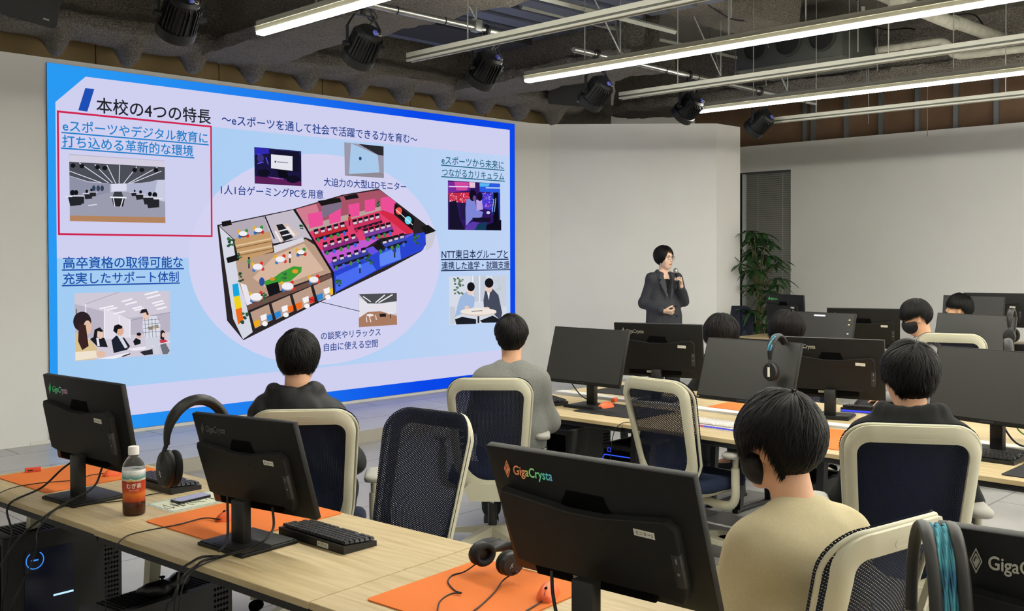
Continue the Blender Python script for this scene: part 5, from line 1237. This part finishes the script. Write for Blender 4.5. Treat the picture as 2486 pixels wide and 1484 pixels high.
# headsets
hs = headset('black headphones hung on the left corner of the second front monitor'); hs.scale = (1.38, 1.38, 1.38); hs.rotation_euler = (0, radians(4), radians(-4)); hs.location = (1.838, 3.385, 1.162)
def hset(loc, rot, label, sc=1.):
    r = dup(hs, loc, 0, label); r.rotation_euler = [radians(a) for a in rot]; r.scale = (sc,)*3; return r
hset((2.235, 2.12, .765), (0, 90, 0), 'black headset lying on the orange mat at the bottom of the picture', .92).matrix_basis = Matrix.Translation((2.30, 2.14, .765)) @ Matrix.Rotation(radians(-4), 4, 'Z') @ Matrix(((0, 0, 1, 0), (1, 0, 0, 0), (0, 1, 0, 0), (0, 0, 0, 1))) @ Matrix.Scale(.9, 4)
h7 = hset((5.03, 2.835, 1.235), (0, 0, 2), 'black headset with blue strap hung over the grey faced screen', 1.08)
h13 = hset((7.93, 2.545, 1.275), (0, 0, 8), 'black headset hung over the right end of the far grey screen', 1.1)
hset((5.575, 1.807, 1.232), (0, 0, 20), 'black headband showing above the big dark screen at the right edge', 1.1)
hset((10.82, 3.99, 1.275), (0, 0, 0), 'black headband showing behind the head of the farthest student', 1.05)
BLUEF = mat('blue shaded yarn', '33688c', .9, noise=(14, '5aa6b2', .35, .6))
def strap(parent, w, rows, zt=-.1, r=.086, a0=-1.3, a1=1.3, rz=None):
    m = MB()
    for k in range(rows):
        y = -w/2+w*(k+.5)/rows; ph = k*1.7
        m.tube([((r+.004*math.sin(a*9+ph)+.002*math.sin(a*23+ph))*sin(a), y+.0016*math.sin(a*7+ph), zt+((rz or r)+.010+.004*math.sin(a*9+ph))*cos(a)) for a in [a0+(a1-a0)*i/30 for i in range(31)]], w/rows*.8, 6)
    return m.build('yarn_wrap', BLUEF, parent, smooth=80)
strap(h7, .02, 4, r=.0935)
MB().box(-.0975, -.0962, -.006, .006, -.205, -.155).build('name_label', PAPER, h7)
# the large headset on the lower right monitor: two bands with yarn between them
h4 = thing('headset', 'black double band headset with blue yarn wrap over the lower right monitor', 'headphones', (1.836, .713, 1.192), radians(32), 'headphones about the desks')
HB = mat('headset dark grey', '2b2a27', .5)
for s_ in (-1, 1):
    MB().tube([(.125*sin(a), s_*.024, -.19+.188*cos(a)) for a in [-1.62+k*3.24/30 for k in range(31)]], [.008]*31, 10, flat=1.45, up=(0, 1, 0)).build('headband', HB, h4, smooth=70)
strap(h4, .036, 10, -.19, .117, -1.3, .6, rz=.176)
MB().tube([(.119*sin(a), 0, -.19+.18*cos(a)) for a in [-1.45+k*.03 for k in range(6)]], .022, 8, flat=1.5, up=(0, 1, 0)).build('strap_end', mat('plum strap', '3a2530', .8), h4)
for sx in (-1, 1):
    c = MB(); n_ = 24; pr = [(.02, 0), (.05, .004), (.056, .016), (.056, .03), (.046, .04)]; vs = []; fs = []
    for k in range(n_):
        a = 2*pi*k/n_
        for r, d in pr: vs.append((sx*(.15-d), r*cos(a), -.27+r*1.2*sin(a)))
    for k in range(n_):
        j = (k+1) % n_
        for i in range(4): fs.append((k*5+i, j*5+i, j*5+i+1, k*5+i+1))
    fs += [tuple(k*5 for k in range(n_)), tuple(k*5+4 for k in range(n_))]
    c.add(vs, fs).build('ear_cup', HB, h4, smooth=50)
    MB().tube([(sx*.097, .04*cos(a), -.27+.05*sin(a)) for a in [2*pi*k/20 for k in range(20)]], .014, 8, True).build('ear_pad', BLK3, h4, smooth=70)
# tea bottle
bt = thing('bottle', 'plastic bottle of barley tea with orange label on the near desk', 'bottle', (1.735, 3.70, T+.0005), radians(-25)); bt.scale = (1.28, 1.28, 1.12)
TEA = mat('brown tea', '4a2412', .15, trans=.35); CLR = mat('clear plastic', 'ffffff', .05, trans=.96, ior=1.2)
MB().lathe([(.028, 0), (.031, .003), (.0325, .012), (.0325, .045), (.031, .05)], 28).build('lower_bottle', TEA, bt)
MB().lathe([(.0325, .15), (.0325, .158), (.03, .172), (.022, .188), (.0145, .198), (.0135, .206)], 28).build('shoulder', CLR, bt)
MB().lathe([(.0155, .204), (.0155, .228), (.0145, .231)], 28).build('cap', WHITE, bt)
LBm = mat('tea label', 'c8502a', .35); nt = LBm.node_tree; b_ = nt.nodes['Principled BSDF']; tc = nt.nodes.new('ShaderNodeTexCoord'); sp = nt.nodes.new('ShaderNodeSeparateXYZ'); r_ = nt.nodes.new('ShaderNodeMapRange'); cr = nt.nodes.new('ShaderNodeValToRGB'); ns_ = nt.nodes.new('ShaderNodeTexNoise'); ad = nt.nodes.new('ShaderNodeMath'); ad.operation = 'MULTIPLY_ADD'; ad.inputs[1].default_value = .015
ns_.inputs['Scale'].default_value = 55; ns_.inputs['Detail'].default_value = 3
r_.inputs[1].default_value = .053; r_.inputs[2].default_value = .163
cr.color_ramp.elements[0].position = 0; cr.color_ramp.elements[0].color = lin('9c2a14')
for p_, c_ in ((.25, 'd8742a'), (.36, 'b8421f'), (.66, 'a8321c'), (.7, 'e6e2da'), (.745, '35897f'), (1., '3f9a94')):
    e_ = cr.color_ramp.elements.new(p_); e_.color = lin(c_)
cr.color_ramp.elements[-1].color = lin('3f9a94')
nt.links.new(tc.outputs['Object'], sp.inputs[0]); nt.links.new(tc.outputs['Object'], ns_.inputs['Vector']); nt.links.new(ns_.outputs[0], ad.inputs[0]); nt.links.new(sp.outputs[2], ad.inputs[2]); nt.links.new(ad.outputs[0], r_.inputs[0]); nt.links.new(r_.outputs[0], cr.inputs[0]); nt.links.new(cr.outputs[0], b_.inputs['Base Color'])
lab = MB().lathe([(.0318, .046), (.0326, .05), (.0318, .075), (.0332, .1), (.0332, .15), (.0325, .154)], 32).build('label', LBm, bt)
def on_label(body, z, size, m, fit, ang=0):
    me = text_mesh(body, size, m, .0, fit=fit, bold=size*.02); mb = MB()
    for v in me.vertices:
        a = ang+(v.co.x-fit/2)/.0336; mb.v.append((.0338*sin(a), -.0338*cos(a), z+v.co.y))
    mb.f = [tuple(p.vertices) for p in me.polygons]; mb.mi = [0]*len(mb.f); return mb.build('label_lettering', m, bt, smooth=0)
on_label('むぎ茶', .096, .018, mat('label white', 'f2eee4', .5), .043); on_label('健康ミネラル', .117, .009, mat('label yellow', 'e8c84a', .5), .044); on_label('伊藤園', .141, .006, mat('label white', 'f2eee4', .5), .018); on_label('カフェインゼロ', .086, .005, mat('label white', 'f2eee4', .5), .026)
# small things on the near desks
er = thing('eraser', 'small red eraser on the leftmost orange mat', 'eraser', (1.752, 4.745, T+.0045), radians(-15)); MB().box(-.033, .033, -.01, .01, 0, .02, .002).build('sleeve', mat('red eraser sleeve', 'd2543c', .6), er); MB().box(-.024, -.002, -.0104, -.0098, .006, .012).build('print', INK, er)
e2 = thing('eraser', 'small red eraser beside the stand of the second front monitor', 'eraser', (1.865, 3.185, T+.0045), radians(70)); MB().box(-.018, .018, -.009, .009, 0, .018, .002).build('sleeve', mat('red eraser sleeve', 'd2543c', .6), e2)
e3 = thing('eraser', 'small orange box behind the stand of the middle desk monitor', 'eraser', (5.30, 4.20, T), radians(20)); MB().box(-.03, .03, -.012, .012, 0, .026, .002).build('sleeve', mat('orange eraser sleeve', 'e0632c', .6), e3)
ph = thing('smartphone', 'black smartphone lying on the printed paper', 'phone', (1.998, 3.755, T+.002), radians(20)); MB().prism(rrect(-.036, .036, -.075, .075, .011, 5), 0, .008, 'z').build('case', BLK2, ph); MB().prism(rrect(-.033, .033, -.072, .072, .009, 5), .008, .0085, 'z').build('display', mat('phone glass', '55585c', .08, coat=1), ph); ph.rotation_euler.z = radians(98)
pp = thing('paper', 'printed sheet with blue border under the smartphone', 'paper', (1.985, 3.725, T+.0003), radians(4)); MB().box(-.145, .145, -.1, .1, 0, .0008).build('sheet', mat('paper pale green', 'cfd3bb', .5), pp)
bd = MB(); 
for q in ((-.14, .14, .088, .093), (-.14, .14, -.093, -.088), (-.14, -.135, -.093, .093)): bd.box(*q, .0008, .0012)
bd.build('border', mat('print blue', '4f86a8', .6), pp)
sc_ = MB(); rr2 = random.Random(4)
for k in range(14): x = -.12+.018*k; sc_.tube(spline([(x+rr2.uniform(-.01, .01), -.06+rr2.uniform(0, .1), .0012) for _ in range(4)], 3), .0011, 4)
sc_.build('handwriting', INK, pp)
# computers under the desks
PC1 = tower('dark computer tower with glowing blue ring, at the lower left', (1.575, 4.62, 0), 2, .24, .54, .455)
MB().prism(rrect(.09, .31, .02, .38, .012, 4), -.0035, .0, 'y').build('window', mat('dark blue glass', '0a1230', .12, spec=.6), PC1)
rg = MB()
a_ = [(.125+.038*cos(t)+.01, -.005, .335+.038*math.sin(t)) for t in [radians(125+k*290/24) for k in range(25)]]
rg.tube(a_, .0022, 5).box(.118, .15, -.0055, -.004, .332, .338); rg.build('light_ring', emit('ring blue', '3f8ff0', 1.1), PC1)
MB().box(.215, .305, -.006, -.004, .155, .163).build('light_bar', emit('bar pale blue', 'b8e0ff', 1.2), PC1)
PC2 = tower('dark computer tower with a game controller on top, below the second front monitor', (1.53, 3.45, 0), 8, .235, .52, .42, 'chamfer')
PC3 = tower('black computer tower with a round fan front, under the orange mouse desk', (5.22, 4.55, 0), 0, .26, .48, .47)
MB().tube([(-.004, .13+.09*cos(a), .2+.09*math.sin(a)) for a in [2*pi*k/28 for k in range(28)]], .006, 6, True).build('fan_ring', DKG, PC3)
fb = MB().cyl((-.006, .13, .2), (.0, .13, .2), .025)
for k in range(7):
    a = 2*pi*k/7; fb.add([(-.002, .13+.025*cos(a), .2+.025*math.sin(a)), (-.002, .13+.085*cos(a), .2+.085*math.sin(a)), (-.008, .13+.08*cos(a+.6), .2+.08*math.sin(a+.6)), (-.008, .13+.025*cos(a+.5), .2+.025*math.sin(a+.5))], [(0, 1, 2, 3)])
fb.build('fan', BLK2, PC3)
MB().box(-.004, -.002, .05, .075, .19, .195).build('indicator', emit('blue indicator', '4a6af0', 1), PC3)
sl = MB()
for k in range(7):
    sl.ring(rrect(.225, .255, .05+k*.055, .09+k*.055, .003, 2), rrect(.231, .249, .056+k*.055, .084+k*.055, .002, 2), -.004, .0, 'x')
sl.build('slot_cover', mat('slot grey', '9a9a96', .5), PC3)
PC4 = tower('black computer tower outlined by a blue light strip, behind the empty chair', (4.90, 3.71, 0), 4, .26, .45, .51)
MB().tube([(-.006, .25, .05), (-.006, .25, .42), (-.006, .235, .445), (-.006, .01, .445)], .0035, 6).build('light_strip', emit('strip blue', '2f55f0', 1.2), PC4)
MB().ring(rrect(.19, .216, .464, .49, .003, 2), rrect(.194, .212, .468, .486, .002, 2), -.004, -.002, 'x').build('light_mark', emit('mark blue light', '3344e0', 1), PC4)
tower('black computer tower under the middle desk behind the seated student in cream', (5.0, 2.62, 0), 0, .24, .45, .44)
tower('black computer tower on the floor below the black mat at the right edge', (5.3, 1.3, 0), 0, .24, .45, .44)
gp = thing('game_controller', 'black game controller resting on the computer tower below the second monitor', 'game controller', (1.80, 3.545, .421), radians(200))
g = SD(); g.chain([(-.05, 0, .03), (.05, 0, .03)], [.03, .03], .02, (1, 1, .8))
for sx in (-1, 1): g.chain([(sx*.05, .005, .03), (sx*.075, -.03, .024), (sx*.085, -.065, .018)], [.03, .024, .016], .02)
solid('shell', g, .006, BLK2, gp)
for x, y in ((-.035, .012), (.028, -.012)): MB().lathe([(.005, .05), (.005, .06), (.011, .062), (.011, .066)], 14, (x, y, 0)).build('thumb_stick', BLK3, gp)
# cables on the near desks
cable('cable', 'thick black cable hanging from the leftmost monitor back, left strand', [(1.70, 4.12, .865), (1.66, 4.189, .811), (1.60, 4.249, .735), (1.47, 4.24, .69), (1.42, 4.068, .627), (1.42, 4.105, .524), (1.42, 4.13, .407), (1.42, 4.177, .292), (1.45, 4.2, .02)], .0042)
cable('cable', 'black cable sagging from the leftmost monitor back, right strand', [(1.72, 3.944, .845), (1.66, 3.893, .782), (1.55, 3.915, .73), (1.45, 3.9, .685), (1.41, 3.975, .614), (1.40, 4.076, .524), (1.40, 4.166, .433), (1.42, 4.3, .1)], .0042)
cable('cable', 'thin black cable from the foot of the leftmost monitor over the desk edge', [(1.60, 4.00, .706), (1.546, 3.964, .706), (1.48, 3.867, .708), (1.43, 3.84, .667), (1.42, 3.83, .594), (1.41, 3.939, .45), (1.41, 4.046, .324), (1.42, 4.1, .02)], .003)
cable('cable', 'thin black mouse cable crossing the leftmost orange mat', [(1.977, 4.417, .712), (1.904, 4.465, .709), (1.803, 4.417, .709), (1.681, 4.464, .709), (1.584, 4.477, .706), (1.495, 4.409, .706), (1.44, 4.38, .68), (1.42, 4.4, .5)], .002)
cable('cable', 'thin black mouse cable crossing the second orange mat and dropping off the desk', [(1.891, 3.336, .715), (1.87, 3.42, .709), (1.758, 3.406, .709), (1.641, 3.421, .706), (1.57, 3.405, .706), (1.515, 3.354, .70), (1.49, 3.348, .66), (1.485, 3.375, .587), (1.49, 3.403, .44)], .0025)
cable('cable', 'black cable plugged into the middle of the second monitor back', [(1.76, 3.057, .87), (1.75, 3.038, .799), (1.72, 2.989, .758), (1.70, 2.973, .73), (1.675, 2.969, .718)], .0045)
cable('cable', 'black cable looping off the desk edge below the second monitor, left strand', [(1.663, 2.939, .712), (1.631, 2.99, .706), (1.58, 2.965, .706), (1.515, 2.919, .70), (1.485, 2.88, .66), (1.48, 2.892, .587), (1.485, 2.9, .43)], .0042)
cable('cable', 'black cable from the right of the second monitor back crossing its foot', [(1.80, 2.842, .86), (1.73, 2.733, .821), (1.67, 2.74, .78), (1.665, 2.903, .722), (1.61, 2.946, .707), (1.56, 2.907, .707), (1.505, 2.882, .695), (1.485, 2.905, .627), (1.48, 2.943, .574), (1.485, 2.95, .3)], .0042)
cable('cable', 'thin black cable from the keyboard over the foot of the second monitor', [(1.962, 2.99, .706), (1.865, 2.977, .707), (1.748, 2.913, .72), (1.671, 2.924, .712), (1.586, 2.913, .706), (1.515, 2.867, .699), (1.485, 2.857, .651), (1.48, 2.884, .5)], .0028)
cable('cable', 'thin black keyboard cable beside the tea bottle', [(1.965, 3.93, .706), (1.904, 3.931, .706), (1.822, 3.906, .706), (1.705, 3.942, .706), (1.645, 3.975, .706)], .0025)
cable('cable', 'thin black curled cable from the lying headset', [(2.15, 2.235, .735), (2.106, 2.254, .71), (2.061, 2.262, .707), (2.008, 2.222, .707), (1.972, 2.152, .707), (1.96, 2.112, .712), (1.945, 2.14, .707), (1.879, 2.114, .707), (1.79, 2.027, .707)], .0022)
cable('cable', 'thin grey cable from the right cup of the lying headset', [(2.125, 2.05, .75), (2.12, 2.10, .715), (2.039, 2.057, .708), (1.916, 1.999, .708), (1.80, 1.96, .708)], .0022)
cable('cable', 'thin black cable of the orange mouse at the bottom of the picture', [(2.086, 1.905, .712), (2.066, 1.904, .708), (1.975, 1.882, .708), (1.85, 1.86, .708)], .0022)
cable('cable', 'thick black cable down the back of the rainbow emblem monitor', [(1.845, 1.66, .90), (1.825, 1.638, .852), (1.80, 1.60, .80), (1.76, 1.55, .74), (1.72, 1.5, .71)], .0045)
cable('cable', 'black cable beside the stand of the dark screen on the middle desks', [(5.02, 4.40, .92), (5.12, 4.38, .78), (5.2, 4.36, .715), (5.3, 4.38, .706)], .004)
cable('cable', 'green cable behind the big dark screen at the right edge', [(5.35, 1.72, .95), (5.4, 1.7, .8), (5.45, 1.62, .76), (5.5, 1.5, .78), (5.6, 1.4, .72)], .004, mat('green cable', '5d8a4c', .5))
cable('cable', 'black cable bundle behind the big dark screen at the right edge', [(5.3, 1.78, .9), (5.36, 1.7, .74), (5.45, 1.6, .71), (5.5, 1.45, .706)], .005)
cable('cable', 'thin black cable hanging from the middle desk edge by the empty chair', [(4.70, 3.60, .705), (4.62, 3.62, .70), (4.6, 3.66, .62), (4.6, 3.68, .4), (4.6, 3.7, .1)], .0025)
tray = thing('cable_tray', 'white cable tray strip between the two sides of the middle desks', 'cable tray', (5.42, 4.8, 0)); MB().box(-.045, .045, -3.5, 0, T-.02, T+.012, .002).build('strip', WHITE, tray)
# ================================================================ things hung from the ceiling
STEEL = mat('bright steel pipe', 'a9aaa6', .25, .9); SB = mat('spotlight black', '111214', .42)
def pipe(label, x0, x1):
    t = thing('lighting_pipe', label, 'pipe', (0, 5.4, 3.37))
    MB().tube([(x0, 0, 0), (x1, 0, 0)], .024, 16).build('tube', STEEL, t, smooth=60)
    MB().tube([(x1-.0, 0, 0), (x1-.004, 0, 0)] if x0 < 0 else [(x0-.001, 0, 0), (x0, 0, 0)], .018, 14).build('open_end', mat('pipe end dark', '55565a', .6), t)
    for x in ([x1-.35, x1-1.9, x1-3.6] if x0 < 0 else [x0+.62, x0+2.2, x0+3.5]):
        MB().cyl((x, 0, .02), (x, 0, SLAB-3.37+.01), .006, n=8).build('drop_rod', ROD, t)
        c = MB(); c.box(x-.035, x+.035, -.035, .035, -.03, .05, .01).box(x-.05, x+.05, -.015, .015, .045, .06); c.build('pipe_clamp', mat('zinc clamp', '8f9290', .35, .8), t)
        for dx, dy in ((-.42, .1), (.3, .35)):
            MB().cyl((x, 0, .06), (x+dx, dy, .72), .0065, n=8).build('brace', ROD, t)
    k = MB()
    for i in range(8):
        x = lerp(max(x0, 2.), x1, (i+.5)/8); k.tube([(x+.006*cos(a), .026*cos(a), .026*math.sin(a)) for a in [2*pi*j/12 for j in range(12)]], .004, 5, True)
    k.build('cable_tie', CABLE, t)
    return t
pipe('shiny steel lighting pipe above the big screen, its end near the middle of the ceiling', -2., 5.53)
pipe('shiny steel lighting pipe over the presenter, its open end at the left', 6.28, 10.4)
def spot():
    t = thing('spotlight', 'x', 'spotlight', (0, 0, 0), 0, 'black spotlights on the lighting pipes')
    b = MB()
    b.lathe([(.03, .13), (.07, .128), (.088, .11), (.09, .06), (.098, -.05), (.1, -.085)], 28)
    b.build('housing', SB, t, smooth=40)
    f = MB()
    for k in range(30):
        a = 2*pi*k/30
        if k % 8 in (0,): continue
        c, s = cos(a), sin(a)
        f.add([(r*c-w*s, r*s+w*c, z) for r, z in ((.085, .105), (.108, .085), (.11, -.06), (.09, -.06)) for w in (-.0028, .0028)], [(0, 2, 3, 1), (2, 4, 5, 3), (4, 6, 7, 5), (0, 6, 4, 2), (1, 3, 5, 7)])
    f.build('cooling_fins', SB, t, smooth=0)
    MB().lathe([(.1, -.06), (.114, -.066), (.114, -.125), (.104, -.127), (.1, -.11)], 32).build('front_ring', SB, t)
    MB().lathe([(.0, -.105), (.102, -.106)], 28).build('lens', mat('lens dark', '2a2c30', .1, coat=1), t)
    MB().box(-.012, .012, -.096, -.0905, .04, .0405).build('plate', DKG, t)
    g = MB(); g.box(.005, .03, -.055, -.02, .128, .15, .004); g.build('tag', mat('blue tag', '5a62b8', .5), t)
    MB().lathe([(.004, .1285), (.015, .1285), (.015, .131), (.004, .131)], 18, (.05, -.04, 0)).build('round_sticker', PAPER, t)
    MB().lathe([(.007, .1312), (.010, .1312), (.010, .1322), (.007, .1322)], 18, (.05, -.04, 0)).build('sticker_print', INK, t)
    return t
def place_spot(t, x, zc, tilt, label, roll=0):
    t.location = (x, 5.4, zc); t['label'] = label
    t.rotation_euler = (radians(tilt), radians(roll), radians(-8))
    return t
S0 = spot(); kids = list(S0.children)
SPW = ['leftmost black spotlight, at the top edge over the screen title', 'second black spotlight from the left, below the first ceiling light', 'third black spotlight from the left, at the end of the left pipe', 'fourth black spotlight, beside the wall speaker', 'fifth black spotlight, over the presenter', 'rightmost black spotlight, in front of the bare brown boards']
for i, (x, z, tl) in enumerate([(2.83, 3.06, 46), (4.14, 3.085, 48), (5.28, 3.08, 46), (6.58, 3.055, 52), (7.94, 3.07, 54), (9.22, 3.045, 56)]):
    s = S0 if i == 0 else dup(S0, (0, 0, 0), 0, 'x'); place_spot(s, x, z, tl, SPW[i])
for s in [o for o in COL.objects if o.name.startswith('spotlight')]:
    # yoke and clamp stay upright: built in the light's own space
    R_ = s.rotation_euler.to_matrix().inverted(); up_ = 3.37-s.location.z
    y = MB(); pts = [Vector((-.122, 0, 0)), Vector((-.122, 0, .12)), Vector((-.07, 0, .2)), Vector((.07, 0, .2)), Vector((.122, 0, .12)), Vector((.122, 0, 0))]
    Rz = Matrix.Rotation(radians(-8), 3, 'Z')
    y.tube([R_ @ (Rz @ p) for p in pts], .006, 6, flat=3.2, up=R_ @ (Rz @ Vector((0, 1, 0))))
    y.build('yoke', SB, s, smooth=0)
    for sx in (-1, 1): MB().cyl(R_ @ (Rz @ Vector((sx*.11, 0, 0))), R_ @ (Rz @ Vector((sx*.15, 0, 0))), .019, n=10).build('tilt_knob', SB, s)
    c = MB(); c.cyl(R_ @ Vector((0, 0, .2)), R_ @ Vector((0, 0, up_-.02)), .014, n=10); c.tube([R_ @ Vector((.03*math.sin(a)*0, .034*cos(a), up_+.034*math.sin(a))) for a in [2*pi*k/14 for k in range(14)]], .011, 6, True); c.build('hook_clamp', SB, s)
    rn = random.Random(int(s.location.x*10))
    for k in range(3):
        q = [R_ @ Vector(v) for v in ((.02, -.02, .13), (.06+rn.uniform(-.03, .03), -.05, .19), (rn.uniform(-.09, .09), -.04, .24), (rn.uniform(-.1, .1), 0, .17+rn.uniform(-.03, .05)), (rn.uniform(-.04, .04), .02, up_-.03))]
        MB().tube(spline(q, 6), .0045, 5).build('power_cable', CABLE, s, smooth=60)
def wall_speaker(label, loc, rz, tilt):
    t = thing('speaker', label, 'speaker', loc, radians(rz), 'wall speakers'); t.rotation_euler = (radians(tilt), radians(4), radians(rz))
    MB().prism(rrect(-.24, .24, -.12, .14, [.03, .03, .02, .02], 4), -.1, .12, 'y', [(x*.75, z*.8) for x, z in rrect(-.24, .24, -.12, .14, [.03, .03, .02, .02], 4)]).build('cabinet', mat('speaker black', '17181a', .6), t)
    MB().box(.12, .17, -.1025, -.1005, -.07, -.058).build('badge', mat('badge grey', '9a9a98', .5), t)
    MB().box(-.02, .02, .06, .32, .02, .05).build('bracket', DKG, t)
wall_speaker('black wall speaker cut by the upper left corner of the picture', (2.98, 8.18, 3.64), 12, 14)
wall_speaker('black wall speaker beside the fourth spotlight', (9.38, 8.18, 3.66), -38, 12)
# ducted air conditioner
ac = thing('air_conditioner', 'dark ducted air conditioner with three round outlets under the ceiling', 'air conditioner', (9.5, 0, 0))
ACM = mat('dark unit sheet metal', '3c3e3b', .5, .4)
MB().box(0, .75, 4.645, 5.842, 3.67, 4.08, .004).build('casing', ACM, ac)
MB().box(-.02, .78, 4.63, 5.86, 3.655, 3.668).build('drip_tray', mat('unit tray', '5c5e59', .5, .4), ac)
for y in (4.86, 5.24, 5.62):
    MB().ring([(y+.155*cos(a), 3.89+.155*sin(a)) for a in [2*pi*k/28 for k in range(28)]], [(y+.135*cos(a), 3.89+.135*sin(a)) for a in [2*pi*k/28 for k in range(28)]], -.03, .0, 'x').build('outlet_ring', ACM, ac)
    MB().prism([(y+.135*cos(a), 3.89+.135*sin(a)) for a in [2*pi*k/28 for k in range(28)]], -.008, -.002, 'x').build('outlet', mat('outlet dark', '0a0a0a', .6), ac)
for x, y in ((.06, 4.6), (.06, 5.9), (.7, 4.6), (.7, 5.9)): MB().cyl((x, y, 3.6), (x, y, SLAB+.01), .006, n=6).build('hanger_rod', ROD, ac)
PIPE = mat('pale lagged pipe', 'b3b2a5', .7, noise=(12, 'a3a295', .4, .6))
def tubing(label, pts, r, sm=4): return tag(MB().tube(spline(pts, sm) if sm else pts, r, 12).build('duct_pipe', PIPE, smooth=60), label, 'pipe')
tubing('thick pale pipe with an elbow running to the upper right corner', [(7.9, 3.66, 3.86), (8.9, 3.66, 3.86), (9.75, 3.65, 3.86)], .062)
tubing('thick pale pipe beyond the elbow, nearest the right edge', [(9.72, 3.65, 3.88), (10.4, 3.65, 3.9), (11.6, 3.65, 3.93)], .062)
tubing('thin pale pipe bending down below the thick pale pipe', [(10.27, 4.85, 3.83), (10.28, 4.4, 3.83), (10.29, 4.05, 3.83), (10.29, 3.96, 3.82), (10.29, 3.89, 3.76), (10.29, 3.88, 3.70), (10.3, 3.81, 3.66), (10.32, 3.7, 3.655), (10.4, 3.2, 3.66)], .036)
tubing('short upright pale pipe over the air conditioner end', [(10.27, 4.8, 3.85), (10.27, 4.8, 4.31)], .03, 0)
# channel rails, black filler box and slack cables near the slab
CH = mat('grey strut channel', '8e908a', .5, .3)
def channel(label, p0, p1): return tag(MB().tube([p0, p1], .024, 4, up=(0, 0, 1)).build('strut_channel', CH, smooth=0), label, 'rail')
channel('grey strut channel slanting across the top of the picture', (3.6, 4.9, 3.52), (7.0, 4.9, 3.55))
channel('grey strut channel beside the metal deck', (6.5, 6.2, 3.9), (10.2, 6.2, 3.95))
bp = thing('filler_box', 'black box filling the dark gap above the end of the left lighting pipe', 'filler_box', (0, 0, 0)); MB().box(6.1, 7.5, 7.0, 7.6, 3.82, 4.30).build('casing', mat('matt black duct', '17181a', .8), bp)  # plain black box put in to fill the dark gap between ceiling parts
for i, (a, z) in enumerate([(5.0, 3.98), (4.2, 4.08), (3.4, 4.02)]):
    rn = random.Random(i); pts = []
    for k in range(9): pts.append((6.6+k*.62, a+rn.uniform(-.12, .12)+.05*k, z+.05*math.sin(k*1.9+i)+rn.uniform(-.03, .03)))
    cable('cable', ['slack black cable below the deck, longest', 'slack black cable crossing behind the middle light', 'slack black cable above the pale pipes'][i], pts, .008)
for i, (x, y) in enumerate([(6.9, 4.3), (7.5, 4.7), (8.9, 4.2), (10.6, 4.9), (11.2, 5.6), (8.0, 5.0)]):
    tag(MB().cyl((x, y, 3.55), (x, y, SLAB+.01), .006, n=6).build('hanger_rod', ROD), 'thin threaded ceiling rod, ' + ['left of the middle light', 'behind the middle light end', 'by the air conditioner', 'left of the brown boards', 'above the brown boards', 'by the slack cables'][i], 'rod', 'loose ceiling rods')
# ---------------------------------------------------------------- potted plant
pl = thing('potted_plant', 'tall leafy green plant with palm shaped leaves in front of the blind', 'plant', (11.69, 6.86, 0))
MB().lathe([(.12, 0), (.15, .01), (.19, .34), (.195, .36), (.17, .36), (.165, .32)], 24).build('pot', mat('white pot', 'c9c7c0', .4), pl)
MB().lathe([(.0, .321), (.17, .32)], 20).build('soil', mat('soil', '2c231c', .95), pl)
tr = MB(); rp = random.Random(21)
for k in range(4):
    a0 = k*pi/2; tr.tube([(.03*cos(a0+z*5)*(1-z*.2), .03*sin(a0+z*5)*(1-z*.2), .31+z*.9) for z in [j/14 for j in range(15)]], [.026-.01*j/14 for j in range(15)], 7)
lf = MB()
def leaf(base, d, L, w, droop):
    d = Vector(d).normalized(); side = d.cross(Vector((0, 0, 1))).normalized(); vs = []
    for i in range(7):
        t = i/6; p = Vector(base)+d*L*t + Vector((0, 0, -droop*L*t*t)); ww = w*math.sin(pi*(t*.92+.04))**.8
        n_ = Vector((0, 0, 1))
        vs += [p-side*ww+n_*ww*.25, p, p+side*ww+n_*ww*.25]
    if any(11.69+v.x < 11.62 and 6.86+v.y > 7.04 for v in vs): return
    lf.add(vs, [(i*3+j, i*3+j+1, i*3+4+j, i*3+3+j) for i in range(6) for j in range(2)])
for k in range(62):
    h = rp.uniform(.7, 2.0); a = rp.uniform(0, 2*pi); sp_ = .40*math.sin(pi*min(1, max(.12, (h-.45)/1.75)))**.7*rp.uniform(.25, 1)
    root = Vector((.02*cos(a), .02*sin(a), min(1.22, h-.15))); tip_ = Vector((sp_*cos(a), sp_*sin(a), h))
    mid = (root+tip_)/2+Vector((0, 0, .06))
    tr.tube(spline([root, mid, tip_], 4), .005, 5)
    n_ = rp.randint(5, 7)
    for j in range(n_):
        b = a+2*pi*j/n_+rp.uniform(-.2, .2); leaf(tip_, (cos(b), sin(b), rp.uniform(-.25, .3)), rp.uniform(.15, .25), rp.uniform(.022, .032), rp.uniform(.2, .7))
tr.build('stem', mat('plant stem', '5a5a3a', .8), pl)
lf.build('foliage', mat('plant leaf', '22441f', .5, noise=(8, '2d5528', .35, .65)), pl, smooth=60)
